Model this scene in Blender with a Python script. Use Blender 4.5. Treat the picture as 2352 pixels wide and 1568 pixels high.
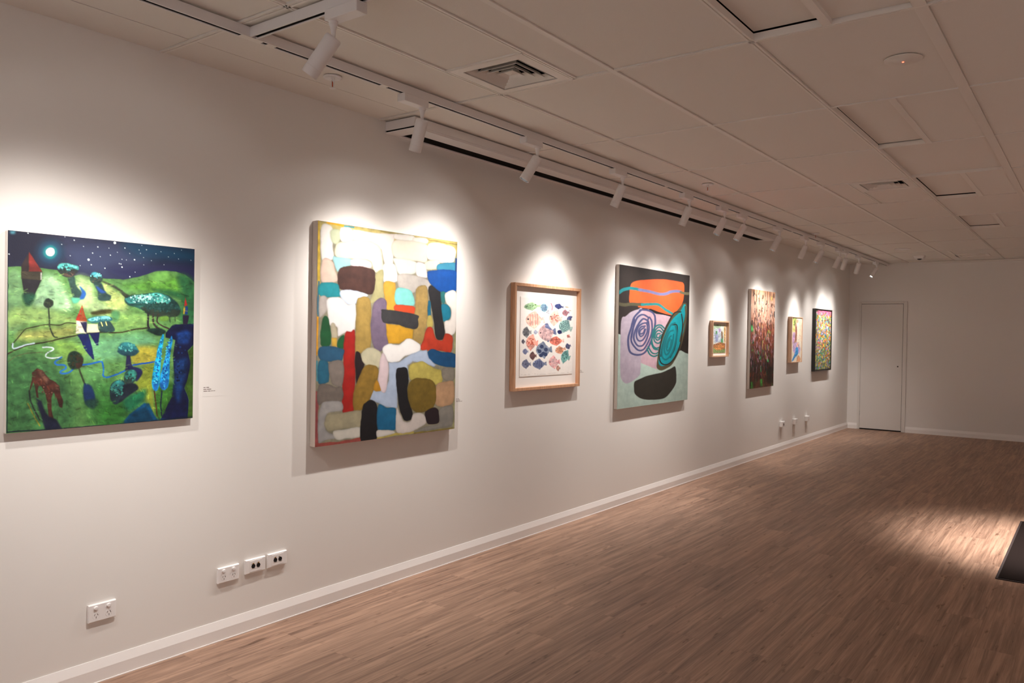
import bpy, bmesh, math, random
import numpy as np
from mathutils import Vector, Matrix

S = bpy.context.scene
for o in list(bpy.data.objects):
    bpy.data.objects.remove(o, do_unlink=True)
COL = S.collection

# ------------------------------------------------------------------ camera, world, exposure
def make_camera():
    yaw, pitch, roll = .6405, -.0117, .0164
    fw = Vector((-math.sin(yaw)*math.cos(pitch), math.cos(yaw)*math.cos(pitch), math.sin(pitch)))
    r = Vector((math.cos(yaw), math.sin(yaw), 0)); u = r.cross(fw)
    c, s = math.cos(roll), math.sin(roll)
    r2 = c*r + s*u; u2 = -s*r + c*u
    cam = bpy.data.cameras.new('camera'); co = bpy.data.objects.new('camera', cam); COL.objects.link(co)
    m = Matrix(((r2.x, u2.x, -fw.x, 3.3488), (r2.y, u2.y, -fw.y, 0.0), (r2.z, u2.z, -fw.z, 1.4937), (0, 0, 0, 1)))
    co.matrix_world = m
    cam.sensor_fit = 'HORIZONTAL'; cam.sensor_width = 36.0; cam.lens = 36.0*1812.79/2352
    cam.clip_start = .02; cam.clip_end = 60
    cam.dof.use_dof = True; cam.dof.focus_distance = 4.2; cam.dof.aperture_fstop = 6.3
    S.camera = co
make_camera()
S.view_settings.view_transform = 'Standard'
S.view_settings.look = 'None'
S.view_settings.gamma = 1.0
S.view_settings.use_curve_mapping = False
S.view_settings.exposure = 0.38
S.cycles.use_denoising = True
S.cycles.max_bounces = 10
S.cycles.diffuse_bounces = 7
S.cycles.sample_clamp_indirect = 4.0
W = bpy.data.worlds.new('room_dark'); S.world = W; W.use_nodes = True
W.node_tree.nodes['Background'].inputs[0].default_value = (0, 0, 0, 1)
W.node_tree.nodes['Background'].inputs[1].default_value = 0.0

def spot(name, loc, target, power, sigma, color=(1, .93, .85), radius=.02, p=3.6, spill=.014):
    # reflector lamp: bright centre fading smoothly to a weak spill (beam profile in the lamp's own nodes)
    l = bpy.data.lights.new(name, 'SPOT'); l.energy = power; l.spot_size = math.radians(150); l.spot_blend = .4
    l.color = color; l.shadow_soft_size = radius; l.use_nodes = True
    nt = l.node_tree; em = nt.nodes['Emission']; N = nt.nodes.new; L = nt.links.new
    tc = N('ShaderNodeTexCoord'); sp = N('ShaderNodeSeparateXYZ'); L(tc.outputs['Normal'], sp.inputs[0])
    def op(o, a, b=None):
        n = N('ShaderNodeMath'); n.operation = o
        for k, v in enumerate((a, b)):
            if v is None: continue
            if isinstance(v, (int, float)): n.inputs[k].default_value = v
            else: L(v, n.inputs[k])
        return n.outputs[0]
    c = op('MINIMUM', op('ABSOLUTE', sp.outputs['Z']), .99999)
    th = op('DIVIDE', op('ARCCOSINE', c), math.radians(sigma))
    g = op('EXPONENT', op('MULTIPLY', op('POWER', th, p), -1.0))
    L(op('ADD', op('MULTIPLY', g, 1-spill), spill), em.inputs['Strength'])
    o = bpy.data.objects.new(name, l); COL.objects.link(o)
    d = (Vector(target)-Vector(loc)).normalized()
    o.rotation_euler = d.to_track_quat('-Z', 'Y').to_euler(); o.location = loc
    return o

LAMP_COLOR = (1.0, .935, .89)
COOL_FILL = (.88, .95, 1.08)
# lamps outside the picture: track lamps first, then added fill lamps

spot('lamp_or_fill_light', (.575, 1.05, 2.42), (0, 1.65, 1.1), 48, 28, LAMP_COLOR)            # next lamp along the track, just out of frame
spot('lamp_or_fill_light', (.575, -.6, 2.42), (0, -.6, 1.25), 60, 34, LAMP_COLOR)
spot('lamp_or_fill_light', (3.7, 6.3, 2.45), (3.15, 6.82, 0), 900, 19, LAMP_COLOR, p=4.2, spill=.004)   # lamp over the floor at the right
for yy in (-.8, 2.4, 5.6, 8.8, 12.0):                                                    # added fill lamps over the unseen right half, for bounce on the ceiling
    spot('lamp_or_fill_light', (4.9, yy, 2.45), (4.9, yy, 0), 400, 24, COOL_FILL, p=3, spill=.004)
for xx in (1.5, 3.5):  # extra fill added behind the camera, washing the back wall
    spot('lamp_or_fill_light', (xx, -1.8, 2.45), (xx, -2.6, 1.4), 190, 32, COOL_FILL)


# ------------------------------------------------------------------ helpers
def srgb(c):
    if isinstance(c, str): c = [int(c[i:i+2], 16)/255 for i in (0, 2, 4)]
    return tuple((x/12.92 if x <= .04045 else ((x+.055)/1.055)**2.4) for x in c)

def mat(name, col, rough=.5, metal=0.0, spec=.5, emis=None, estr=0.0, bump=0.0, bscale=200.0, vary=0.0):
    m = bpy.data.materials.new(name); m.use_nodes = True
    nt = m.node_tree; b = nt.nodes['Principled BSDF']
    c = srgb(col) if isinstance(col, str) else col
    b.inputs['Base Color'].default_value = (*c, 1); b.inputs['Roughness'].default_value = rough
    b.inputs['Metallic'].default_value = metal; b.inputs['Specular IOR Level'].default_value = spec
    if emis:
        b.inputs['Emission Color'].default_value = (*emis, 1); b.inputs['Emission Strength'].default_value = estr
    tc = nt.nodes.new('ShaderNodeTexCoord')
    nz = nt.nodes.new('ShaderNodeTexNoise'); nz.inputs['Scale'].default_value = bscale; nz.inputs['Detail'].default_value = 4
    nt.links.new(tc.outputs['Object'], nz.inputs['Vector'])
    if bump:
        bp = nt.nodes.new('ShaderNodeBump'); bp.inputs['Strength'].default_value = bump; bp.inputs['Distance'].default_value = .002
        nt.links.new(nz.outputs['Fac'], bp.inputs['Height']); nt.links.new(bp.outputs['Normal'], b.inputs['Normal'])
    if vary:
        rm = nt.nodes.new('ShaderNodeMapRange'); rm.inputs['To Min'].default_value = 1-vary; rm.inputs['To Max'].default_value = 1+vary
        mx = nt.nodes.new('ShaderNodeMix'); mx.data_type = 'RGBA'; mx.blend_type = 'MULTIPLY'; mx.inputs['Factor'].default_value = 1
        mx.inputs['A'].default_value = (*c, 1)
        cb = nt.nodes.new('ShaderNodeCombineColor')
        nt.links.new(nz.outputs['Fac'], rm.inputs['Value'])
        for k in range(3): nt.links.new(rm.outputs['Result'], cb.inputs[k])
        nt.links.new(cb.outputs['Color'], mx.inputs['B']); nt.links.new(mx.outputs['Result'], b.inputs['Base Color'])
    return m

def wood_frame_mat(name, c1, c2, rough=.45):
    m = bpy.data.materials.new(name); m.use_nodes = True; nt = m.node_tree; b = nt.nodes['Principled BSDF']
    b.inputs['Roughness'].default_value = rough
    tc = nt.nodes.new('ShaderNodeTexCoord'); mp = nt.nodes.new('ShaderNodeMapping'); mp.inputs['Scale'].default_value = (90, 90, 5)
    nz = nt.nodes.new('ShaderNodeTexNoise'); nz.inputs['Scale'].default_value = 1.0; nz.inputs['Detail'].default_value = 5
    cr = nt.nodes.new('ShaderNodeValToRGB'); cr.color_ramp.elements[0].position = .35; cr.color_ramp.elements[1].position = .65
    cr.color_ramp.elements[0].color = (*srgb(c1), 1); cr.color_ramp.elements[1].color = (*srgb(c2), 1)
    nt.links.new(tc.outputs['Object'], mp.inputs['Vector']); nt.links.new(mp.outputs['Vector'], nz.inputs['Vector'])
    nt.links.new(nz.outputs['Fac'], cr.inputs['Fac']); nt.links.new(cr.outputs['Color'], b.inputs['Base Color'])
    return m

def floor_mat():
    m = bpy.data.materials.new('oak_planks'); m.use_nodes = True; nt = m.node_tree; b = nt.nodes['Principled BSDF']
    L = nt.links.new; N = nt.nodes.new
    tc = N('ShaderNodeTexCoord')
    sep = N('ShaderNodeSeparateXYZ'); L(tc.outputs['Object'], sep.inputs[0])
    cmb = N('ShaderNodeCombineXYZ'); L(sep.outputs['Y'], cmb.inputs['X']); L(sep.outputs['X'], cmb.inputs['Y'])
    br = N('ShaderNodeTexBrick'); br.offset = .37; br.offset_frequency = 2; br.squash = 1.0
    br.inputs['Color1'].default_value = (0, 0, 0, 1); br.inputs['Color2'].default_value = (1, 1, 1, 1)
    br.inputs['Mortar'].default_value = (.35, .35, .35, 1); br.inputs['Scale'].default_value = 1.0
    br.inputs['Mortar Size'].default_value = .0009; br.inputs['Mortar Smooth'].default_value = .2; br.inputs['Bias'].default_value = 0
    br.inputs['Brick Width'].default_value = 1.22; br.inputs['Row Height'].default_value = .18
    L(cmb.outputs[0], br.inputs['Vector'])
    # per plank offset of the grain
    mul = N('ShaderNodeVectorMath'); mul.operation = 'SCALE'; mul.inputs['Scale'].default_value = 37.0
    L(br.outputs['Color'], mul.inputs[0])
    add = N('ShaderNodeVectorMath'); add.operation = 'ADD'; L(cmb.outputs[0], add.inputs[0]); L(mul.outputs[0], add.inputs[1])
    def grain(sx, sy, detail, dist=0.0):
        mp = N('ShaderNodeMapping'); mp.inputs['Scale'].default_value = (sx, sy, 1); L(add.outputs[0], mp.inputs['Vector'])
        nz = N('ShaderNodeTexNoise'); nz.inputs['Scale'].default_value = 1; nz.inputs['Detail'].default_value = detail
        nz.inputs['Roughness'].default_value = .62; nz.inputs['Distortion'].default_value = dist
        L(mp.outputs[0], nz.inputs['Vector']); return nz
    g1 = grain(1.3, 34, 7, .8); g2 = grain(4, 190, 4); g3 = grain(1.2, 5, 3, 1.2); g4 = grain(7, 28, 2)
    mx = N('ShaderNodeMath'); mx.operation = 'MULTIPLY_ADD'; L(g2.outputs['Fac'], mx.inputs[0]); mx.inputs[1].default_value = .34; L(g1.outputs['Fac'], mx.inputs[2])
    mx2 = N('ShaderNodeMath'); mx2.operation = 'MULTIPLY_ADD'; L(g3.outputs['Fac'], mx2.inputs[0]); mx2.inputs[1].default_value = .22; L(mx.outputs[0], mx2.inputs[2])
    mx3 = N('ShaderNodeMath'); mx3.operation = 'MULTIPLY_ADD'; L(br.outputs['Color'], mx3.inputs[0]); mx3.inputs[1].default_value = .075; L(mx2.outputs[0], mx3.inputs[2])
    cr = N('ShaderNodeValToRGB'); e = cr.color_ramp.elements
    e[0].position = .60; e[0].color = (*srgb(FLOOR_C[0]), 1); e[1].position = .98; e[1].color = (*srgb(FLOOR_C[2]), 1)
    mid = e.new(.79); mid.color = (*srgb(FLOOR_C[1]), 1)
    L(mx3.outputs[0], cr.inputs['Fac'])
    # dark knots
    kr = N('ShaderNodeValToRGB'); k = kr.color_ramp.elements; k[0].position = .64; k[0].color = (1, 1, 1, 1); k[1].position = .75; k[1].color = (.50, .44, .40, 1)
    L(g4.outputs['Fac'], kr.inputs['Fac'])
    mm = N('ShaderNodeMix'); mm.data_type = 'RGBA'; mm.blend_type = 'MULTIPLY'; mm.inputs['Factor'].default_value = 1
    L(cr.outputs['Color'], mm.inputs['A']); L(kr.outputs['Color'], mm.inputs['B'])
    m2 = N('ShaderNodeMix'); m2.data_type = 'RGBA'; m2.blend_type = 'MIX'; m2.inputs['B'].default_value = (*srgb('5c4032'), 1)
    mf = N('ShaderNodeMath'); mf.operation = 'MULTIPLY'; mf.inputs[1].default_value = .35; L(br.outputs['Fac'], mf.inputs[0]); L(mf.outputs[0], m2.inputs['Factor'])
    L(mm.outputs['Result'], m2.inputs['A']); L(m2.outputs['Result'], b.inputs['Base Color'])
    b.inputs['Roughness'].default_value = .42; b.inputs['Specular IOR Level'].default_value = .35
    rr = N('ShaderNodeMapRange'); rr.inputs['To Min'].default_value = .36; rr.inputs['To Max'].default_value = .56; L(g1.outputs['Fac'], rr.inputs['Value']); L(rr.outputs[0], b.inputs['Roughness'])
    bp = N('ShaderNodeBump'); bp.inputs['Strength'].default_value = .12; bp.inputs['Distance'].default_value = .001; L(mx.outputs[0], bp.inputs['Height']); L(bp.outputs[0], b.inputs['Normal'])
    return m

FLOOR_C = ('735848', '967865', 'b5937c')
M = dict(
    wall=mat('wall_paint', 'e9e6e1', .75, spec=.25, bump=.05, bscale=180),
    far=mat('far_wall_paint', 'e6e3df', .75, spec=.25, bump=.05, bscale=180),
    tile=mat('ceiling_tile', 'e4dfd8', .9, spec=.1, bump=.25, bscale=260, vary=.03),
    grid=mat('ceiling_grid_metal', 'e8e3dc', .4, spec=.4),
    dark=mat('dark_void', '0c0a09', .9, spec=.1),
    white=mat('white_powder_coat', 'e8e5e4', .42, spec=.45),
    plastic=mat('white_plastic', 'efecea', .3, spec=.5),
    skirt=mat('skirting_gloss_paint', 'f0edea', .38, spec=.45),
    black=mat('black_plastic', '131216', .4),
    brass=mat('brass_latch', 'b08a4a', .35, metal=.8),
    chrome=mat('screw_steel', '9a9692', .35, metal=.8),
    lens=mat('lamp_lens', 'c8ccd0', .15, emis=(1, .93, .85), estr=6.0),
    red=mat('red_indicator', 'ff3020', .3, emis=(1, .10, .05), estr=5.0),
    canvas=mat('raw_canvas', 'cfc3b8', .85, spec=.1, bump=.3, bscale=900),
    canvas_light=mat('primed_canvas', 'e2dcd4', .85, spec=.1, bump=.3, bscale=900),
    oak=wood_frame_mat('oak_frame', 'c08e6a', 'd8ab88'),
    pale_oak=wood_frame_mat('pale_oak_frame', 'd2a684', 'e6c3a4'),
    ebony=mat('black_frame_lacquer', '17130f', .35),
    edge_tan=mat('gilded_edge', '9a7a54', .45),
    matboard=mat('mat_board', 'f4f1ec', .9, spec=.1, bump=.05, bscale=600),
    rubber=mat('dark_mat_pile', '1a1210', .95, spec=.1, bump=.4, bscale=700, vary=.1),
    rubber_edge=mat('mat_edge_binding', '2e2322', .7),
    print_ink=mat('label_ink', '6a5a50', .7),
    film=mat('label_card', 'e4dfd9', .6),
    floor=floor_mat(), door=mat('door_paint', 'dcd8d3', .6, spec=.3),
)

def paint_mat(name, rough=.55, bump=.15, spec=.3):
    m = bpy.data.materials.new(name); m.use_nodes = True; nt = m.node_tree; b = nt.nodes['Principled BSDF']
    a = nt.nodes.new('ShaderNodeVertexColor'); a.layer_name = 'pigment'
    tc = nt.nodes.new('ShaderNodeTexCoord'); nz = nt.nodes.new('ShaderNodeTexNoise'); nz.inputs['Scale'].default_value = 220; nz.inputs['Detail'].default_value = 5
    bp = nt.nodes.new('ShaderNodeBump'); bp.inputs['Strength'].default_value = bump; bp.inputs['Distance'].default_value = .002
    nt.links.new(a.outputs['Color'], b.inputs['Base Color'])
    nt.links.new(tc.outputs['Object'], nz.inputs['Vector']); nt.links.new(nz.outputs['Fac'], bp.inputs['Height']); nt.links.new(bp.outputs['Normal'], b.inputs['Normal'])
    b.inputs['Roughness'].default_value = rough; b.inputs['Specular IOR Level'].default_value = spec
    return m
PAINT = paint_mat('oil_paint'); PAPER = paint_mat('watercolour_paper', .85, .05, .1)

def bx(bm, x0, x1, y0, y1, z0, z1):
    v = [bm.verts.new((x, y, z)) for x in (x0, x1) for y in (y0, y1) for z in (z0, z1)]
    for f in ((0, 1, 3, 2), (4, 6, 7, 5), (0, 4, 5, 1), (2, 3, 7, 6), (0, 2, 6, 4), (1, 5, 7, 3)):
        bm.faces.new([v[i] for i in f])

def lathe(bm, prof, n=32, mtx=None, cap=True):
    # prof: list of (r, z); revolve about local z
    rings = []
    for r, z in prof:
        ring = []
        for k in range(n):
            a = 2*math.pi*k/n
            p = Vector((r*math.cos(a), r*math.sin(a), z))
            ring.append(bm.verts.new(mtx @ p if mtx else p))
        rings.append(ring)
    for a, b in zip(rings, rings[1:]):
        for k in range(n):
            bm.faces.new((a[k], a[(k+1) % n], b[(k+1) % n], b[k]))
    if cap:
        if prof[0][0] > 1e-6: bm.faces.new(list(reversed(rings[0])))
        if prof[-1][0] > 1e-6: bm.faces.new(rings[-1])

def prism(bm, poly, axis, a0, a1):
    # extrude a 2D polygon along axis ('x','y','z')
    def P(p, t):
        return {'x': (t, p[0], p[1]), 'y': (p[0], t, p[1]), 'z': (p[0], p[1], t)}[axis]
    A = [bm.verts.new(P(p, a0)) for p in poly]; B = [bm.verts.new(P(p, a1)) for p in poly]
    n = len(poly)
    bm.faces.new(A); bm.faces.new(list(reversed(B)))
    for i in range(n): bm.faces.new((A[i], B[i], B[(i+1) % n], A[(i+1) % n]))

def obj(name, bm, m, parent=None, loc=(0, 0, 0), bevel=0.0, smooth=False):
    bmesh.ops.recalc_face_normals(bm, faces=bm.faces)
    me = bpy.data.meshes.new(name); bm.to_mesh(me); bm.free()
    me.materials.append(m)
    if smooth:
        me.polygons.foreach_set('use_smooth', [True]*len(me.polygons)); me.set_sharp_from_angle(angle=math.radians(40))
    o = bpy.data.objects.new(name, me); COL.objects.link(o); o.location = loc
    if parent: o.parent = parent
    if bevel:
        b = o.modifiers.new('bevel', 'BEVEL'); b.width = bevel; b.segments = 2; b.limit_method = 'ANGLE'
    return o

def box(name, m, b6, parent=None, bevel=0.0):
    bm = bmesh.new(); bx(bm, *b6); return obj(name, bm, m, parent, bevel=bevel)

def thing(name, label, cat, loc=(0, 0, 0), group=None, rot=(0, 0, 0)):
    o = bpy.data.objects.new(name, None); o.empty_display_size = .05; COL.objects.link(o); o.location = loc; o.rotation_euler = rot
    o['label'] = label; o['category'] = cat
    if group: o['group'] = group
    return o

def tag(o, label, cat, group=None):
    o['label'] = label; o['category'] = cat
    if group: o['group'] = group
    return o

def struct(o, label=None):
    o['kind'] = 'structure'
    if label: o['label'] = label
    return o

def copy_tree(o, parent=None):
    c = o.copy(); COL.objects.link(c)
    if parent: c.parent = parent
    for ch in list(o.children): copy_tree(ch, c)
    return c

# ------------------------------------------------------------------ room shell
H = 2.70; Y1 = 13.83; YB = -2.6; XR = 5.8
struct(box('floor', M['floor'], (-.02, XR+.05, YB-.05, Y1+.05, -.08, 0)), 'brown oak-look plank floor')
struct(box('wall_left', M['wall'], (-.12, 0, YB-.05, Y1+.05, -.02, H+.26)), 'long white wall hung with pictures')
struct(box('wall_far', M['far'], (-.02, XR+.05, Y1, Y1+.12, -.02, H+.26)), 'white end wall with a flush door')
struct(box('wall_right', M['far'], (XR, XR+.1, YB-.05, Y1+.05, -.02, H+.26)))
struct(box('wall_back', M['far'], (-.02, XR+.05, YB-.1, YB, -.02, H+.26)))

def skirting(name, axis):
    # painted board with a splayed top edge and a thin bead of sealant at the floor
    prof = [(0.0005, 0), (.0175, 0), (.0175, .004), (.0145, .0045), (.0145, .056), (.0035, .094), (.0005, .094)]
    bm = bmesh.new()
    if axis == 'left':
        prism(bm, prof, 'y', YB, Y1-.001)
    else:
        for a, b in ((.0176, .158), (.882, XR)):
            prism(bm, [(Y1-p, z) for p, z in prof], 'x', a, b)
    return struct(obj(name, bm, M['skirt']), 'white skirting board along the wall')
skirting('baseboard_left', 'left'); skirting('baseboard_far', 'far')

# ceiling of lay-in tiles
XL = [.24, .875, 1.525, 2.175, 2.80, 3.44, 4.08, 4.72, 5.36]
YL = [-1.83, -.6, .63, 1.87, 3.187, 4.337, 5.443, 6.55, 7.67, 8.80, 9.87, 11.0, 12.19, 13.38]
sub = [('x', 1.325, 1.87, 3.187), ('y', 2.765, .875, 1.325), ('x', 1.738, 6.55, 7.67), ('y', 6.985, 1.738, 2.175),
       ('x', 2.478, 1.87, 3.187), ('x', 2.478, 4.337, 5.443), ('x', 2.52, 6.55, 7.67), ('x', 2.50, 8.80, 9.87), ('x', 1.65, 12.19, 13.38)]
xs = [0.0]+XL+[XR]; ys = [YB]+YL+[Y1]
rects = []
for i in range(len(xs)-1):
    for j in range(len(ys)-1):
        rects.append((xs[i], xs[i+1], ys[j], ys[j+1]))
for kind, v, a, b in sub:
    new = []
    for x0, x1, y0, y1 in rects:
        if kind == 'x' and x0+.02 < v < x1-.02 and y0 >= a-.01 and y1 <= b+.01: new += [(x0, v, y0, y1), (v, x1, y0, y1)]
        elif kind == 'y' and y0+.02 < v < y1-.02 and x0 >= a-.01 and x1 <= b+.01: new += [(x0, x1, y0, v), (x0, x1, v, y1)]
        else: new.append((x0, x1, y0, y1))
    rects = new
HOLES = [(.875, 1.325, 2.765, 3.187), (1.738, 2.175, 6.55, 6.985)]     # air diffusers
RAISED = {(2.175, 2.478, 1.87, 3.187): .030, (2.175, 2.478, 4.337, 5.443): .026, (2.175, 2.52, 6.55, 7.67): .030, (2.175, 2.50, 8.80, 9.87): .026,
          (2.175, 2.80, 5.443, 6.55): .018, (1.525, 2.175, .63, 1.87): .018, (2.478, 2.80, 1.87, 3.187): .012}
rnd = random.Random(4)
bm = bmesh.new()
for r in rects:
    x0, x1, y0, y1 = r
    if any(abs(x0-h[0]) < .02 and abs(y0-h[2]) < .02 and abs(x1-h[1]) < .02 for h in HOLES): continue
    z = H+.0055+rnd.uniform(0, .003)+RAISED.get(tuple(round(q, 3) for q in r), 0)
    hb = lambda x: .013+(.0115 if abs(x-2.80) < .01 else .004 if abs(x-2.478) < .05 or abs(x-2.65) < .2 and abs(x-2.80) > .01 else .001)
    gx0 = hb(x0) if x0 > 0 else 0.0005; gx1 = hb(x1)
    if abs(x0-.24) < .001: gx0 = .0012
    if abs(x1-.24) < .001: gx1 = .0012
    bx(bm, x0+gx0, x1-gx1, y0+(.0155 if y0 in (1.87, 3.187) else .0092), y1-(.0155 if y1 in (1.87, 3.187) else .0092), z, z+.018)
struct(obj('ceiling', bm, M['tile']), 'suspended ceiling of off-white tiles')
struct(box('trim_1', M['dark'], (-.02, XR+.05, YB-.05, Y1+.05, H+.22, H+.25)), 'dark void above the ceiling tiles')
bm = bmesh.new()
STY = {.875: 'g', 1.525: .026, 2.175: 'g', 2.80: .046, 3.44: .026, 4.08: 'g', 4.72: .026, 5.36: 'g'}
def groovebar(bm, axis, v, a, b, w=.024):
    for s0, s1 in ((-w/2, -.0025), (.0025, w/2)):
        if axis == 'x': bx(bm, v+s0, v+s1, a, b, H, H+.03)
        else: bx(bm, a, b, v+s0, v+s1, H, H+.03)
    if axis == 'x': bx(bm, v-.0025, v+.0025, a, b, H+.006, H+.03)
    else: bx(bm, a, b, v-.0025, v+.0025, H+.006, H+.03)
for x in XL:
    if x == .24: continue
    if STY[x] == 'g': groovebar(bm, 'x', x, YB, Y1)
    else: bx(bm, x-STY[x]/2, x+STY[x]/2, YB, Y1, H+.0005, H+.03)
for y in YL:
    if y == 1.87: groovebar(bm, 'y', y, 0, XR, .026)
    elif y == 3.187: groovebar(bm, 'y', y, 0, XR, .022)
    else: bx(bm, 0, XR, y-.0066, y+.0066, H+.002, H+.028)
for kind, v, a, b in sub:
    if kind == 'x' and v in (1.325, 1.738): groovebar(bm, 'x', v, a, b)
    elif kind == 'x': bx(bm, v-.017, v+.017, a, b, H+.0012, H+.03)
    else: groovebar(bm, 'y', v, a, b, .016)
struct(obj('trim_2', bm, M['grid']), 'white metal ceiling grid bars')
# stepped shadow-line angle where the ceiling meets the end wall
bm = bmesh.new(); bx(bm, 1.1, XR, Y1-.05, Y1-.0005, H-.022, H+.002); struct(obj('trim_3', bm, M['grid']), 'ceiling edge angle over the end wall')

# door on the end wall
d = bpy.data.objects.new('door_1', None); COL.objects.link(d); d.location = (.5, Y1, 0); struct(d, 'flush white door')
def dbox(name, m, b6, parent=d, bevel=0.0):
    x0, x1, y0, y1, z0, z1 = b6
    bm = bmesh.new(); bx(bm, x0-.5, x1-.5, y0-Y1, y1-Y1, z0, z1); o = obj(name, bm, m, parent, bevel=bevel); o['kind'] = 'structure'; return o
bm = bmesh.new()
for b6 in ((.160, .196, -.016, -.0005, .001, 2.088), (.824, .880, -.016, -.0005, .001, 2.088), (.196, .824, -.016, -.0005, 2.052, 2.088)):
    x0, x1, y0, y1, z0, z1 = b6; bx(bm, x0-.5, x1-.5, y0, y1, z0, z1)
o = obj('door_frame', bm, M['door'], d, bevel=.003); o['kind'] = 'structure'
dbox('door_gap', M['dark'], (.197, .823, Y1-.003, Y1-.0006, .001, 2.051))
dbox('door_leaf', M['door'], (.199, .819, Y1-.012, Y1-.0035, .020, 2.046))
bm = bmesh.new(); lathe(bm, [(.011, 0), (.011, .006), (.006, .008)], 16, Matrix.Translation((.757-.5, -.012, 1.045)) @ Matrix.Rotation(math.pi/2, 4, 'X'))
o = obj('door_lock', bm, M['black'], d); o['kind'] = 'structure'
bm = bmesh.new(); bx(bm, .1965-.5, .2005-.5, -.020, -.0165, .225, .30); o = obj('door_hinge', bm, M['chrome'], d); o['kind'] = 'structure'

# ------------------------------------------------------------------ painting of the pictures
def fbm(h, w, cells, rs, octaves=4, aspect=1.0):
    out = np.zeros((h, w)); amp = 1.0; tot = 0
    for k in range(octaves):
        cy = max(2, int(cells*2**k)); cx = max(2, int(cells*aspect*2**k))
        g = rs.rand(cy+2, cx+2)
        yy = np.linspace(0, cy, h); xx = np.linspace(0, cx, w)
        iy = yy.astype(int); ix = xx.astype(int); fy = (yy-iy)[:, None]; fx = (xx-ix)[None, :]
        fy = fy*fy*(3-2*fy); fx = fx*fx*(3-2*fx)
        a = g[iy][:, ix]; b = g[iy][:, ix+1]; c = g[iy+1][:, ix]; d_ = g[iy+1][:, ix+1]
        out += amp*((a*(1-fx)+b*fx)*(1-fy)+(c*(1-fx)+d_*fx)*fy); tot += amp; amp *= .55
    return out/tot-.5

def smooth_poly(P, n=7):
    P = np.array(P, float); out = []
    N_ = len(P)
    for i in range(N_):
        p0, p1, p2, p3 = P[i-1], P[i], P[(i+1) % N_], P[(i+2) % N_]
        for t in np.linspace(0, 1, n, endpoint=False):
            out.append(.5*((2*p1)+(-p0+p2)*t+(2*p0-5*p1+4*p2-p3)*t*t+(-p0+3*p1-3*p2+p3)*t**3))
    return np.array(out)

def smooth_line(P, n=7):
    P = np.array(P, float)
    if len(P) < 3: return P
    Q = np.vstack([2*P[0]-P[1], P, 2*P[-1]-P[-2]]); out = []
    for i in range(1, len(Q)-2):
        p0, p1, p2, p3 = Q[i-1], Q[i], Q[i+1], Q[i+2]
        for t in np.linspace(0, 1, n, endpoint=False):
            out.append(.5*((2*p1)+(-p0+p2)*t+(2*p0-5*p1+4*p2-p3)*t*t+(-p0+3*p1-3*p2+p3)*t**3))
    out.append(P[-1]); return np.array(out)

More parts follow.
